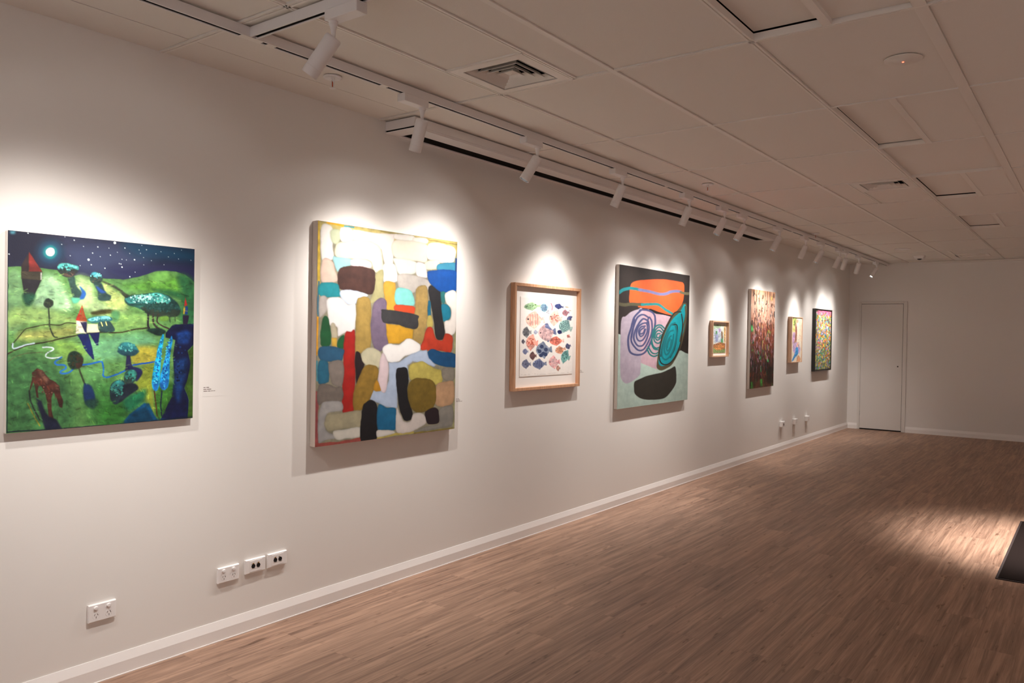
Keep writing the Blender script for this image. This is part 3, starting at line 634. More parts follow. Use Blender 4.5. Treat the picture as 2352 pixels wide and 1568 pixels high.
ART['p2'] = '''
p 8f8a74 0 0.15:-12,-10 1011,-6 1008,1005 -10,1005
p c2b26a 5 0.2:0,0 1011,-1 990,80 1,42
l d8a62a 10 0.2:60,3 155,7
l 4a9aa8 7 0.2:161,8 221,7
l 9a8a4a 8 0.2:408,6 507,9 996,16
l c8a83a 12 0.2:4,11 8,162 8,330
l d89a2a 12 0.2:5,421 3,590
l 3a6a80 7 0.1:9,269 9,421
l 4a90a0 7 0.1:6,621 9,705
l a05050 14 0.2:5,759 8,992
l a05048 19 0.2:5,991 148,997 294,990
l b8a858 12 0.2:396,996 527,988 659,991
l 8a7a3a 10 0.2:673,997 1000,997
l 9a9a70 8 0.2:985,81 990,644 989,994
s e9e6df 2 0.03:21,28 70,12 94,39 90,101 101,154 72,171 26,170
s c4ccaa 3 0.05:76,41 102,26 134,31 140,69 113,95 81,83
s efece6 2 0.03:139,18 213,18 217,69 145,76
p e8ddd4 2 0.04:219,17 360,18 501,11 498,49 491,156 435,160 410,95 337,65 222,68
s e6e0be 2 0.04:108,115 135,83 268,64 385,73 420,136 417,195 363,202 327,152 224,151 120,153
s eae4da 2 0.03:507,9 637,5 640,35 508,36
s e6dfd2 2 0.03:644,12 746,7 747,34 645,38
s e2dac6 2 0.03:505,40 733,35 751,91 742,128 667,129 503,121
s f3eee2 2 0.03:754,42 818,22 973,35 979,90 953,116 856,123 841,111 756,109
s e6dfc2 2 0.04:735,128 841,109 847,147 792,161 736,162
s 9accd0 2 0.06:95,155 120,151 213,155 211,181 158,197 126,219 102,185
s eccfd2 2 0.05:215,154 292,148 333,158 337,184 270,185 213,185
s dadfd0 2 0.04:504,125 664,135 661,187 602,201 536,199 505,155
s e2dada 2 0.03:667,138 729,138 750,176 748,207 671,199
s d8dcd8 2 0.05:425,165 500,157 526,200 525,238 427,244
s 3a8aa8 2 0.08:842,133 991,113 1000,159 850,166
p 1a3f7a 3 0.1:983,90 1001,89 1000,164 985,165
s d8bfae 2 0.06:31,172 88,171 110,216 121,262 27,268
s b0aa7a 2 0.08:370,214 421,190 427,244 432,319 366,347 336,348 353,298
s bcb6ae 2 0.08:530,208 615,197 751,216 780,246 753,270 697,255 664,283 617,294 538,268
s 4a302a 2 0.18:126,219 158,195 247,184 328,189 363,202 367,272 341,311 271,302 170,299 129,285
s 1f8f9a 2 0.1:22,275 116,272 138,300 144,328 22,331
s d6e2f4 2 0.05:147,301 249,299 318,312 312,324 261,335 240,360 193,363 155,343
s d6a43c 2 0.08:431,251 502,244 512,273 517,375 452,379 438,327
s 86d8d0 2 0.08:515,277 590,269 641,293 648,354 520,351
s d8502a 2 0.06:520,354 652,358 657,393 521,386
s b09458 2 0.15:664,301 677,260 717,249 755,261 764,368 750,458 731,530 690,541 649,521 660,406
s 2b2b2e 2 0.12:764,269 794,241 845,251 865,292 878,383 903,493 881,523 830,512 806,403
s 0f4fa0 2 0.12:755,189 778,168 984,155 998,211 987,267 868,275 795,245 763,224
s 1f7f9a 2 0.1:872,337 929,344 952,381 938,414 894,429 879,392
s 2f7a7a 3 0.1:860,278 900,276 898,327 872,328
s 1f6a8a 2 0.1:763,332 782,331 787,399 764,399
s f2ece4 2 0.04:905,281 997,272 1000,455 963,498 910,493 901,430 946,414 952,362 906,327
s c0b060 2 0.1:763,404 796,403 803,453 757,458
s c0b8b0 3 0.08:20,337 59,335 63,389 34,421 13,421
s f2f0ee 2 0.03:64,343 138,332 193,363 241,364 238,472 207,489 162,497 130,507 124,466 81,459 63,397
s ab8f4c 2 0.12:249,351 272,328 312,324 342,348 342,447 344,562 299,582 244,586 242,481
s 7a6a80 2 0.12:349,397 366,347 414,324 451,344 450,411 456,479 470,538 425,576 382,578 351,529 344,463
s 3a3a3c 2 0.15:415,395 439,379 673,397 687,423 681,459 641,470 516,448 428,439
p d6a22e 2 0.1:451,445 542,452 650,473 646,521 595,519 544,545 467,542 454,496
s c2b89e 3 0.08:87,458 113,454 128,513 93,517
p d8b048 2 0.1:93,517 126,515 126,556 94,554
s 1f5a34 2 0.12:29,467 39,428 60,420 78,451 88,544 30,550
s 1f6038 2 0.12:130,529 152,507 171,509 170,562 131,559
s b0251f 2 0.1:173,501 212,487 238,485 240,594 244,707 239,813 233,857 168,858 162,768 167,624
s c0402a 2 0.1:757,462 800,462 830,516 881,526 910,491 963,502 972,549 951,591 875,581 711,573 731,521
s f8f6f2 2 0.03:425,571 467,545 544,549 608,517 697,543 707,575 677,596 597,604 545,629 494,636 450,623
s 2f5f80 2 0.1:27,556 163,565 166,601 142,624 26,613
s 2a1f22 2 0.1:244,586 270,584 288,615 303,640 278,709 253,731 243,659
s d2ccac 2 0.08:282,599 299,574 346,561 406,580 425,614 414,651 384,659 306,640
s 1a4f7c 2 0.12:760,593 803,571 876,586 997,598 1006,663 938,670 833,649 768,620
p b4c4dc 3 0.06:469,636 545,633 624,600 704,579 760,575 778,621 833,654 819,662 651,631 611,652 626,723 547,720 533,668 540,863 448,848 338,803 355,762 447,775 473,725
s e4d0d4 2 0.05:405,664 425,588 463,631 470,683 457,772 422,774 397,722
s c2b45c 2 0.12:625,653 706,634 762,649 827,672 878,687 888,739 836,758 708,722 633,723
s 2a6a86 2 0.1:18,621 73,626 79,701 64,717 15,715
s 8a8078 2 0.1:80,630 164,626 164,728 122,734 90,709
s 9a7a34 2 0.15:300,652 347,642 396,663 385,730 338,811 292,851 240,854 236,772 267,700
s c8902a 2 0.1:385,717 409,744 416,772 367,763
s 1e1e22 2 0.12:527,676 559,661 605,668 620,723 614,775 643,857 660,911 631,928 584,918 550,850 533,763
s 8a8478 2 0.1:885,678 983,672 982,738 902,735
s c09a76 2 0.1:836,764 909,744 985,752 981,861 839,865
s 7a6428 2 0.15:616,758 646,726 721,718 814,740 837,796 824,869 754,893 670,885 622,829
s 7a7068 2 0.12:17,729 69,722 122,738 161,742 158,804 60,801 16,814
s a8a6a4 2 0.1:29,823 60,801 156,806 162,848 71,857 66,927 126,957 120,972 62,974 20,977 17,884
s a9a184 2 0.1:63,868 146,859 295,858 293,932 180,931 74,932
s d8d4c8 2 0.05:112,939 180,934 288,935 287,977 192,979 131,977
s 1c1c20 2 0.12:294,849 315,818 356,810 393,840 401,933 390,1004 289,999
s 1f6a94 2 0.1:401,840 461,853 531,868 529,962 450,959 399,948
s d8cfc8 2 0.05:537,858 578,922 638,932 668,894 740,904 762,947 713,970 619,988 533,971
s dcd8d0 2 0.05:401,958 501,968 520,983 426,991 397,988
s 2a2026 2 0.1:756,892 825,876 861,895 864,955 783,958 757,928
s 8f8c84 2 0.1:869,886 974,879 979,974 871,986 686,990 755,969 865,960
'''
ART['p4'] = '''
p 2e2826 0 0.06:-19,-4 1009,-5 1006,1005 -10,1003
p b9cfc4 1 0.04:-28,474 38,486 176,514 552,627 880,602 951,619 1005,633 1015,1010 -10,1003
p 2a2420 1 0.05:868,341 999,337 1008,629 951,622 880,601 861,563
p c9a9b4 1 0.04:289,307 385,295 492,323 634,331 708,339 638,413 578,513 520,627 522,741 402,713 290,685
s b7aab9 1 0.04:35,387 88,356 155,323 239,302 304,302 303,467 296,592 292,734 279,773 201,809 118,826 70,811 37,764 30,620
s f0622e 1 0.03:142,141 175,112 288,89 574,62 820,62 898,71 912,117 899,203 847,265 765,319 699,327 570,317 430,294 260,287 238,278 139,263 131,187
l 1f7f86 21 0.04:-4,198 54,173 135,158 205,157 277,163
l 7a7aa8 21 0.04:259,160 379,165 470,172 548,176 627,169 724,145 824,138 862,142
l 6a664e 21 0.04:858,144 928,149 1007,146
l 55523e 23 0.04:-4,273 71,277 139,269 238,266 310,264
l 2a8a8a 19 0.04:298,265 383,260 504,253 568,268 632,290 731,316
p 12100e 1 0.04:414,290 491,307 699,329 708,340 634,331 492,325 385,301
l 4a4f78 13 0:282,307 199,360 159,438 127,499 130,568 159,610 237,627 324,620 381,585 439,513 473,433 482,368 461,328 400,307 311,302 268,308
l 4a4f78 12 0:387,355 312,337 241,359 194,422 162,499 177,545 250,592 322,591 380,545 437,465 433,385 402,354
l 4a4f78 12 0:380,379 314,368 257,405 209,460 197,514 249,561 321,557 378,498 398,434 388,386
l 4a4f78 11 0:366,395 300,404 244,436 229,491 262,526 320,518 369,466 374,410
l 4a4f78 10 0:345,419 287,428 256,459 282,494 325,482 349,442
l 4a4f78 10 0:331,431 281,451 274,476 318,470 339,443
l 4a4f78 11 0:199,372 187,437 162,514
l 4a4f78 11 0:387,355 376,387 367,407
l 1f7474 11 0:614,430 558,408 496,416 459,449 439,513 456,561 503,582 565,570
l 1f7474 10 0:608,455 551,423 497,440 468,481 478,529 532,545 579,521
l 1f7474 10 0:584,463 536,448 495,465 484,497 516,521 562,505 585,476
l 1f7474 10 0:553,472 514,476 507,498 538,503 558,484
l 1f7474 11 0:374,585 413,625 475,642 536,631
l 1f7474 10 0:388,569 443,614 505,622 551,602
l 1f7474 10 0:432,545 472,586 535,594
s 574f38 1 0.03:923,224 960,235 967,304 949,408 911,511 846,614 749,705 652,740 573,750 522,732 517,692 549,562 608,455 700,354 814,283 880,238
s 0f9aa6 1 0.05:915,237 947,253 950,321 916,443 860,546 796,630 699,700 603,718 555,709 541,676 565,578 640,455 733,361 848,299
l 574f38 12 0:933,253 945,322 906,417 859,529
l 2a2622 9 0:866,298 764,310 669,396 593,480 557,578 550,651 586,697 667,707 764,672 845,588 884,494 896,391 875,315
l 2a2622 8 0:794,398 703,412 641,479 589,570 571,644
l 2a2622 8 0:752,395 811,410 807,495 777,588 714,654
l 14747c 13 0:776,386 703,412 641,496 597,578 592,644 649,670 729,629 784,546 805,461 786,411
l 14747c 12 0:746,445 689,462 643,529 622,595 648,632 695,612 742,546 756,478
l 14747c 11 0:723,487 683,512 653,570 671,604 710,571 728,520
l 14747c 10 0:707,512 676,545 669,579
s 33302a 1 0.06:213,825 258,807 404,781 589,766 718,742 792,730 814,826 791,876 726,923 630,964 442,963 307,944 226,907 210,864
'''
ART['p3'] = '''
p f6f2ec 0 0.01:-15,-8 1009,-9 1015,1013 -12,1005
s b8d0a8 3 0.15:279,105 351,79 360,93 359,116
s b8d0a8 3 0.15:156,78 200,57 243,75
s b8d0a8 3 0.15:177,151 206,166 244,141
s a3c69c 3 0.2:57,124 92,92 182,67 264,78 312,96 314,107 269,136 191,159 99,149
d 5f8a50 1 0:213,106,7 252,111,3 263,93,5 251,130,5 199,103,3 138,133,5 117,115,7 165,104,8 167,131,6 260,91,8 262,85,6 120,112,7 228,99,6 255,88,6
d 26222a 1 0:93,117,5
s c8d8d8 3 0.15:480,113 518,83 526,101 529,132
s c8d8d8 3 0.15:403,74 427,50 454,74
s c8d8d8 3 0.15:426,166 445,185 463,156
s 9cc0cc 3 0.2:350,127 366,87 416,61 467,78 498,104 501,117 478,152 436,177 379,159
l 47628c 8 0.1:386,85 395,122 396,157
l 47628c 8 0.1:408,82 418,119 421,155
l 47628c 8 0.1:431,79 440,117 443,153
l 47628c 8 0.1:452,77 462,115 465,150
d 26222a 1 0:369,119,5
s 5a6488 3 0.15:756,93 802,81 803,93 797,111
s 5a6488 3 0.15:692,62 723,51 742,68
s 5a6488 3 0.15:687,117 700,130 727,116
s 3c4572 3 0.2:626,85 653,64 709,55 753,72 776,91 773,99 743,116 694,125 644,107
d 26222a 1 0:648,82,3
s a888a0 3 0.15:886,166 915,144 921,155 926,177
s a888a0 3 0.15:819,144 836,125 861,140
s a888a0 3 0.15:845,206 863,218 875,197
s 9a7078 3 0.2:780,183 790,154 829,134 872,144 900,159 902,168 887,193 854,212 806,204
d 26222a 1 0:796,176,3
s 888890 3 0.15:943,256 978,259 962,268 934,278
s 888890 3 0.15:967,218 995,218 975,235
s 888890 3 0.15:884,256 868,268 899,265
s 5a6288 3 0.2:908,219 949,210 982,217 974,240 954,258 942,265 906,268 875,263 882,238
d 26222a 1 0:919,222,3
s f4dcd0 3 0.15:344,281 428,233 438,266 435,321
s f4dcd0 3 0.15:207,202 257,162 305,209
s f4dcd0 3 0.15:227,369 260,405 302,356
s f0c8b8 3 0.2:93,289 135,220 236,180 328,218 383,267 383,292 332,350 243,389 139,350
l e6a898 15 0.1:170,219 176,286 175,349
l e6a898 15 0.1:215,217 221,285 220,348
l e6a898 15 0.1:259,215 265,283 264,347
l e6a898 15 0.1:300,213 306,282 305,345
d 26222a 1 0:134,277,10
s efc4b4 3 0.15:708,256 780,223 776,254 760,301
s efc4b4 3 0.15:629,172 676,141 699,188
s efc4b4 3 0.15:600,322 611,358 656,319
s efbcae 3 0.2:523,236 572,180 656,154 711,199 737,248 731,272 680,317 606,342 540,296
d c07868 1 0:649,271,10 642,234,7 626,247,9 585,256,8 675,286,10 573,253,10 577,264,12 568,235,7 682,210,8 630,230,6 622,203,9 705,211,7 692,247,9 665,213,10
d 26222a 1 0:556,231,7
s a8c0b8 3 0.15:914,375 1002,358 991,387 960,427
s a8c0b8 3 0.15:855,282 913,263 924,310
s a8c0b8 3 0.15:781,413 786,449 843,422
s 8fb4b0 3 0.2:723,320 789,278 888,271 935,323 950,373 936,393 868,425 781,433 725,378
d 5f8684 1 0:807,292,9 841,302,9 876,312,9 910,320,9 803,317,9 839,327,9 873,336,9 907,346,9 778,336,9 811,346,9 845,356,9 880,366,9 775,362,9 809,372,9 843,382,9 877,392,9 750,381,9 783,390,9 817,400,9 851,410,9
d 26222a 1 0:758,322,7
s 9a9a9a 3 0.15:155,443 191,416 195,435 194,467
s 9a9a9a 3 0.15:90,394 114,370 135,399
s 9a9a9a 3 0.15:101,494 114,516 135,487
s 8a8a8c 3 0.2:37,445 56,404 103,380 146,406 171,435 172,450 148,483 108,507 58,481
d 4a4a50 1 0:71,409,6 91,409,6 110,408,6 132,408,6 78,426,6 99,426,6 119,426,6 139,425,6 72,444,6 92,444,6 112,443,6 133,443,6 79,461,6 100,461,6 120,461,6 140,460,6 73,479,6 93,478,6 113,478,6 134,478,6
d 26222a 1 0:57,438,5
s c0c4d0 3 0.15:297,440 314,429 316,438 317,451
s c0c4d0 3 0.15:266,419 277,408 287,420
s c0c4d0 3 0.15:271,463 278,473 287,460
s a8b0c4 3 0.2:240,441 249,423 272,413 293,424 305,437 305,443 295,458 274,468 250,458
d 26222a 1 0:250,439,3
s 6a7498 3 0.15:572,434 641,380 656,415 665,469
s 6a7498 3 0.15:422,365 463,321 517,365
s 6a7498 3 0.15:477,532 515,568 546,515
s d8b4b4 3 0.2:330,462 356,389 445,341 541,372 605,418 611,444 575,506 496,553 387,521
d 26222a 1 0:366,447,9
s c8ccd4 3 0.15:764,440 796,434 792,444 784,456
s c8ccd4 3 0.15:735,408 756,402 763,418
s c8ccd4 3 0.15:718,454 722,466 740,456
s 2c335c 3 0.2:687,423 709,408 747,406 769,423 778,439 775,446 751,457 718,460 693,443
d 26222a 1 0:701,423,3
s e8988c 3 0.15:261,578 319,544 318,574 308,621
s e8988c 3 0.15:189,496 227,466 248,511
s e8988c 3 0.15:174,646 186,680 221,640
s eca898 3 0.2:103,563 140,505 210,479 261,522 286,569 282,592 241,638 179,664 121,621
d c0604e 1 0:198,578,7 158,528,7 202,553,10 213,568,8 187,525,7 196,594,9 226,535,10 215,577,10 225,535,8 225,593,9 246,599,6 147,593,6 194,549,7 155,575,11
d 26222a 1 0:129,557,6
s e8bcb0 3 0.15:748,550 815,524 823,543 822,572
s e8bcb0 3 0.15:631,508 672,486 711,511
s e8bcb0 3 0.15:651,599 678,620 713,592
s dc8070 3 0.2:538,557 570,518 654,495 731,517 779,543 779,557 739,589 665,611 576,590
d 9c4a44 1 0:682,559,7 647,537,7 703,560,6 660,566,6 661,582,8 687,537,8 604,529,6 628,531,6 680,557,6 676,534,8 716,577,5 666,536,7 607,553,6 607,569,6
d 26222a 1 0:571,550,5
s c86a60 3 0.15:932,493 953,492 950,498 941,508
s c86a60 3 0.15:918,470 934,466 935,478
s c86a60 3 0.15:896,501 896,509 912,504
s d88a80 3 0.2:882,476 902,468 927,467 938,482 941,495 937,498 919,505 896,506 883,490
d 26222a 1 0:893,477,3
s 7a7078 3 0.15:71,561 85,550 87,559 87,572
s 7a7078 3 0.15:45,540 55,530 63,542
s 7a7078 3 0.15:49,583 56,593 63,581
s 6a6670 3 0.2:25,562 32,544 51,534 68,545 77,558 78,565 69,579 53,589 33,578
d 26222a 1 0:32,559,3
s 7c8ca0 3 0.15:506,668 571,622 584,653 587,704
s 7c8ca0 3 0.15:375,596 414,558 462,600
s 7c8ca0 3 0.15:413,752 446,786 477,739
s 8c98ac 3 0.2:285,680 313,614 397,575 482,609 537,654 541,678 503,732 430,771 333,736
d 3e4a6a 2 0:351,686,25 392,624,25 420,717,25 471,665,25 379,739,25 468,730,25
d 26222a 1 0:320,667,8
s d4a890 3 0.15:803,664 844,636 856,650 864,675
s d4a890 3 0.15:708,640 731,617 767,634
s d4a890 3 0.15:751,715 776,729 792,702
s cf9a80 3 0.2:655,690 667,655 721,627 783,637 824,654 828,666 810,698 763,723 693,714
l a86a50 8 0.1:689,650 706,682 716,711
l a86a50 8 0.1:715,646 732,677 742,706
l a86a50 8 0.1:741,641 759,672 768,702
l a86a50 8 0.1:765,638 782,668 792,697
d 26222a 1 0:677,681,5
s 6c7090 3 0.15:937,618 954,597 962,609 972,626
s 6c7090 3 0.15:878,599 887,583 911,595
s 6c7090 3 0.15:917,656 933,667 938,648
s 5a5c78 3 0.2:859,637 859,611 883,590 920,598 946,611 951,620 947,643 926,663 886,656
d 26222a 1 0:869,631,3
s c4c8d4 3 0.15:123,687 147,672 151,684 150,702
s c4c8d4 3 0.15:81,658 97,645 110,662
s c4c8d4 3 0.15:87,715 97,728 110,712
s 7c84a4 3 0.2:45,686 58,664 90,651 118,666 135,683 135,691 119,710 92,723 60,707
d 26222a 1 0:57,683,3
s 8a6a60 3 0.15:262,744 293,723 297,739 294,764
s 8a6a60 3 0.15:212,703 230,686 248,709
s 8a6a60 3 0.15:219,783 233,801 247,778
s 6a4e50 3 0.2:170,742 186,711 222,693 256,714 276,738 276,750 258,776 226,793 188,773
d 26222a 1 0:185,737,3
s 80aca4 3 0.15:906,778 966,754 956,781 931,822
s 80aca4 3 0.15:870,695 912,671 916,715
s 80aca4 3 0.15:810,828 809,861 852,829
s 74a8a4 3 0.2:776,745 826,697 894,682 923,726 929,772 919,792 870,829 809,846 773,800
d 44706e 1 0:835,723,6 805,769,8 871,768,7 808,754,5 881,783,9 878,725,6 834,784,6 842,786,7 817,744,7 898,767,5 827,788,5 872,735,8 835,800,8 812,743,6
d 26222a 1 0:801,742,5
s 9094a8 3 0.15:153,847 190,824 193,842 193,870
s 9094a8 3 0.15:89,801 112,782 133,808
s 9094a8 3 0.15:99,889 112,909 133,885
s 7a7f98 3 0.2:35,844 54,809 102,791 144,814 170,841 170,854 147,882 106,900 56,877
d 26222a 1 0:55,839,5
s 848ca4 3 0.15:418,850 478,823 487,844 487,875
s 848ca4 3 0.15:312,803 348,780 384,807
s 848ca4 3 0.15:333,901 358,923 389,894
s 7c86a4 3 0.2:228,853 257,813 332,790 402,814 446,843 448,858 412,892 346,913 266,890
l 4a5278 11 0.1:285,812 293,852 293,889
l 4a5278 11 0.1:319,812 326,851 326,889
l 4a5278 11 0.1:352,811 358,851 360,888
l 4a5278 11 0.1:381,811 389,850 391,888
d 26222a 1 0:258,846,6
s e8a4a8 3 0.15:688,834 735,798 745,823 748,863
s e8a4a8 3 0.15:593,774 621,744 657,780
s e8a4a8 3 0.15:624,898 647,926 669,889
s eab0b0 3 0.2:530,839 550,788 610,758 670,787 710,822 714,842 688,885 636,913 566,885
d e0c4c4 1 0:569,794,8 597,793,8 625,793,8 654,791,8 581,815,8 610,814,8 637,813,8 666,812,8 577,837,8 604,836,8 631,836,8 660,834,8 590,859,8 617,857,8 646,857,8 673,855,8 584,879,8 611,879,8 640,879,8 667,877,8
d 26222a 1 0:555,831,6
s c09a88 3 0.15:738,918 756,903 759,915 759,932
s c09a88 3 0.15:704,887 715,875 726,892
s c09a88 3 0.15:709,946 717,959 727,943
s b88a7c 3 0.2:676,916 685,893 710,881 733,895 746,913 747,923 735,941 713,953 687,938
d 26222a 1 0:686,912,3
s d4d8d8 3 0.15:527,178 545,164 547,174 548,190
s d4d8d8 3 0.15:495,155 506,143 516,156
s d4d8d8 3 0.15:500,204 507,215 516,201
s c8ccd0 3 0.2:467,181 477,160 501,148 523,159 535,175 535,181 524,199 503,211 478,200
d 9aa0a8 1 0:483,163,3 495,163,3 505,162,3 515,162,3 489,171,3 498,170,3 508,170,3 520,169,3 484,180,3 496,180,3 505,179,3 515,179,3 489,189,3 499,189,3 509,188,3 521,188,3 485,197,3 496,197,3 506,196,3 516,196,3
d 26222a 1 0:477,177,3
s c0b098 3 0.15:897,94 917,92 919,95 915,100
s c0b098 3 0.15:866,85 880,82 890,87
s c0b098 3 0.15:867,100 872,104 885,101
s b8a890 3 0.2:836,91 849,85 873,84 895,88 906,94 906,96 892,100 871,103 845,97
d 26222a 1 0:847,91,3
s b0a898 3 0.15:953,138 964,135 964,137 964,139
s b0a898 3 0.15:935,132 942,130 947,133
s b0a898 3 0.15:937,142 941,144 946,141
s b0a898 3 0.2:919,137 926,133 938,131 951,134 957,136 957,139 950,141 939,143 924,140
d 26222a 1 0:924,136,3
l b06070 11 0.1:556,58 574,85 583,107 573,142
s 6a7498 6 0.15:443,370 486,317 538,368 586,410 502,391
l b9b2aa 2 0:-1,973 93,980 232,973 392,985 591,980 834,984 988,976
l d8d2ca 2 0:10,23 992,22
'''
ART['p5'] = '''
p dfe6d8 0 0.1:-81,-13 1013,-15 1056,1021 -33,1014
s a9c4a4 29 0.3:-13,9 529,7 468,155 28,160
s c8d4dc 29 0.2:30,218 606,183 694,623 84,653
s 9ca4c8 15 0.2:169,304 337,273 384,565 182,581
s 5f9a6a 9 0.2:186,246 301,245 286,347 205,348
s b090c0 12 0.2:433,155 570,154 541,272 439,273
s 7a5a3c 9 0.2:630,271 734,270 758,505 675,506
s 3fa05c 12 0.2:635,535 744,506 780,711 663,711
s d8a860 18 0.3:866,121 991,119 1005,623 898,564
l d08a40 18 0.2:916,150 955,268
p b0754c 23 0.35:-14,711 354,653 557,624 993,667 1000,1006 -0,1000
s 8aa068 23 0.3:-1,827 364,886 994,859 1000,1000 7,1000
s c88a54 23 0.3:155,740 905,726 773,873 229,885
'''
ART['p7'] = '''
p f4e8d4 0 0.06:-89,-11 1044,-10 1046,1011 -57,1014
s a8b868 11 0.4:98,13 435,10 413,129 268,198 130,199
s e8e08c 11 0.2:117,216 347,216 360,322 87,304
s d0a088 7 0.2:404,61 630,43 626,111 449,112
s c89880 7 0.2:341,164 494,163 506,525 354,600 231,580 367,376
s caa4cc 11 0.2:132,376 323,340 305,524 113,598
s 8c4a34 6 0.1:396,233 489,233 444,487 385,524
s d0b4dc 15 0.2:155,617 551,563 861,701 752,800 254,794
s 4a98d8 7 0.2:445,678 650,680 671,819 350,917 148,986 73,974 338,815
s d8a078 11 0.2:678,860 900,925 870,998 528,994
s e8b8a8 11 0.2:554,582 714,564 647,660 483,659
s f4dcc0 11 0.1:748,59 988,92 953,527 770,414
'''
P_BOX = {'p1': (1.2532, 2.0235, 1.0767, 1.8501, 0.026), 'p2': (2.7114, 3.8324, 0.8706, 2.0646, 0.045), 'p4': (5.9693, 7.4113, 0.8465, 2.0917, 0.035), 'p3': (4.4651, 5.3472, 1.0759, 1.8459, 0.042), 'p5': (8.0169, 8.4779, 1.2624, 1.6543, 0.04), 'p6': (9.153, 10.0076, 0.8684, 2.0524, 0.035), 'p7': (10.6493, 11.1178, 1.1488, 1.7626, 0.056), 'p8': (11.7511, 12.6128, 0.9981, 1.9098, 0.052)}
P_ASP = {'p1': 1.007, 'p2': 0.682, 'p3': 0.687, 'p4': 0.528, 'p5': 0.429, 'p6': 0.25, 'p7': 0.234, 'p8': 0.263}
P3_PAPER = (4.572, 5.2676, 1.1776, 1.7477)
P5_IN = (8.0934, 8.4377, 1.3061, 1.6167)
G1, G2, G4, G6 = .86, .74, .74, .8


def hung(name, label, cat, yc, z0):
    return thing(name, label, cat, (0, yc, z0), 'pictures hung along the white wall')

def stretched(root, y0, y1, z0, z1, t, m):
    # canvas wrapped round a stretcher: rounded box standing off the wall
    yc = (y0+y1)/2; bm = bmesh.new(); bx(bm, .002, t-.0006, y0-yc, y1-yc, 0, z1-z0)
    return obj('canvas', bm, m, root, bevel=.003)

def frame_rect(bm, x0, x1, y0, y1, z0, z1, wf):
    # four mitred rails
    o_ = [(y0, z0), (y1, z0), (y1, z1), (y0, z1)]; i_ = [(y0+wf, z0+wf), (y1-wf, z0+wf), (y1-wf, z1-wf), (y0+wf, z1-wf)]
    for k in range(4):
        a, b = o_[k], o_[(k+1) % 4]; c, d_ = i_[(k+1) % 4], i_[k]
        prism(bm, [a, b, c, d_], 'x', x0, x1)

def face_at(root, name, art, y0, y1, z0, z1, x, m=None, gain=1.0, gam=1.0):
    yc, zc = root.location[1], root.location[2]
    return picture_face(name, art, y0-yc, y1-yc, z0-zc, z1-zc, m or PAINT, root, x, gain, gam)

def meadow_strokes(a):
    # loose dry-brush marks over the painted land
    R = random.Random(21); base = a.im.copy(); a.wobble = 5
    for _ in range(1500):
        u = R.uniform(10, 990); v = R.uniform(200, 990)
        py = min(a.h-1, int(v/1000*a.h)); px = min(a.w-1, int(u/1000*a.w)); c = base[py, px]
        if c[1] < c[2]*1.05 or c.sum() < .5: continue
        L_ = R.uniform(8, 26); an = R.uniform(-.5, .5)+(1.2 if v > 720 and R.random() < .6 else 0)
        P = np.array([[u*a.asp, v], [u*a.asp+L_*math.cos(an), v+L_*math.sin(an)]])
        q = a.dist(P, False, 14)
        if q: a.lay(np.clip((R.uniform(1.5, 3.5)-q[0])/2.5+.5, 0, 1)*R.uniform(.25, .6), q[1], np.clip(c*R.choice([.66, .78, 1.15, 1.3])*np.array([R.uniform(.9, 1.15), 1, R.uniform(.8, 1.05)]), 0, 1), .2)
# 1 night landscape
def canvas_picture(label, y0, y1, z0, z1, t, art, m, gain=1.0, gam=1.0):
    r = hung('canvas_painting', label, 'painting', (y0+y1)/2, z0)
    stretched(r, y0, y1, z0, z1, t, m)
    face_at(r, 'painted_face', art, y0+.001, y1-.001, z0+.001, z1-.001, t, None, gain, gam)
    return r
a = Art(420, 420, P_ASP['p1'], 11); a.rim = .12; a.run(ART['p1'], 5); meadow_strokes(a)
canvas_picture('night landscape painting of green hills, moon, red-roofed towers and a grazing horse', *P_BOX['p1'], a, M['canvas_light'], G1, 1.0)
# 2 colour blocks
a = Art(300, 430, P_ASP['p2'], 12); a.rim = .16; a.ampk = .55; a.run(ART['p2'], 7)
canvas_picture('large unframed abstract painting of packed rounded blocks in cream, ochre, red and blue', *P_BOX['p2'], a, M['canvas'], G2, 1.0)
# 4 loops
a = Art(220, 340, P_ASP['p4'], 14); a.run(ART['p4'], 2.5)
canvas_picture('tall abstract painting with an orange shape, looping teal ovals and a black stone shape', *P_BOX['p4'], a, M['canvas_light'], G4, 1.0)

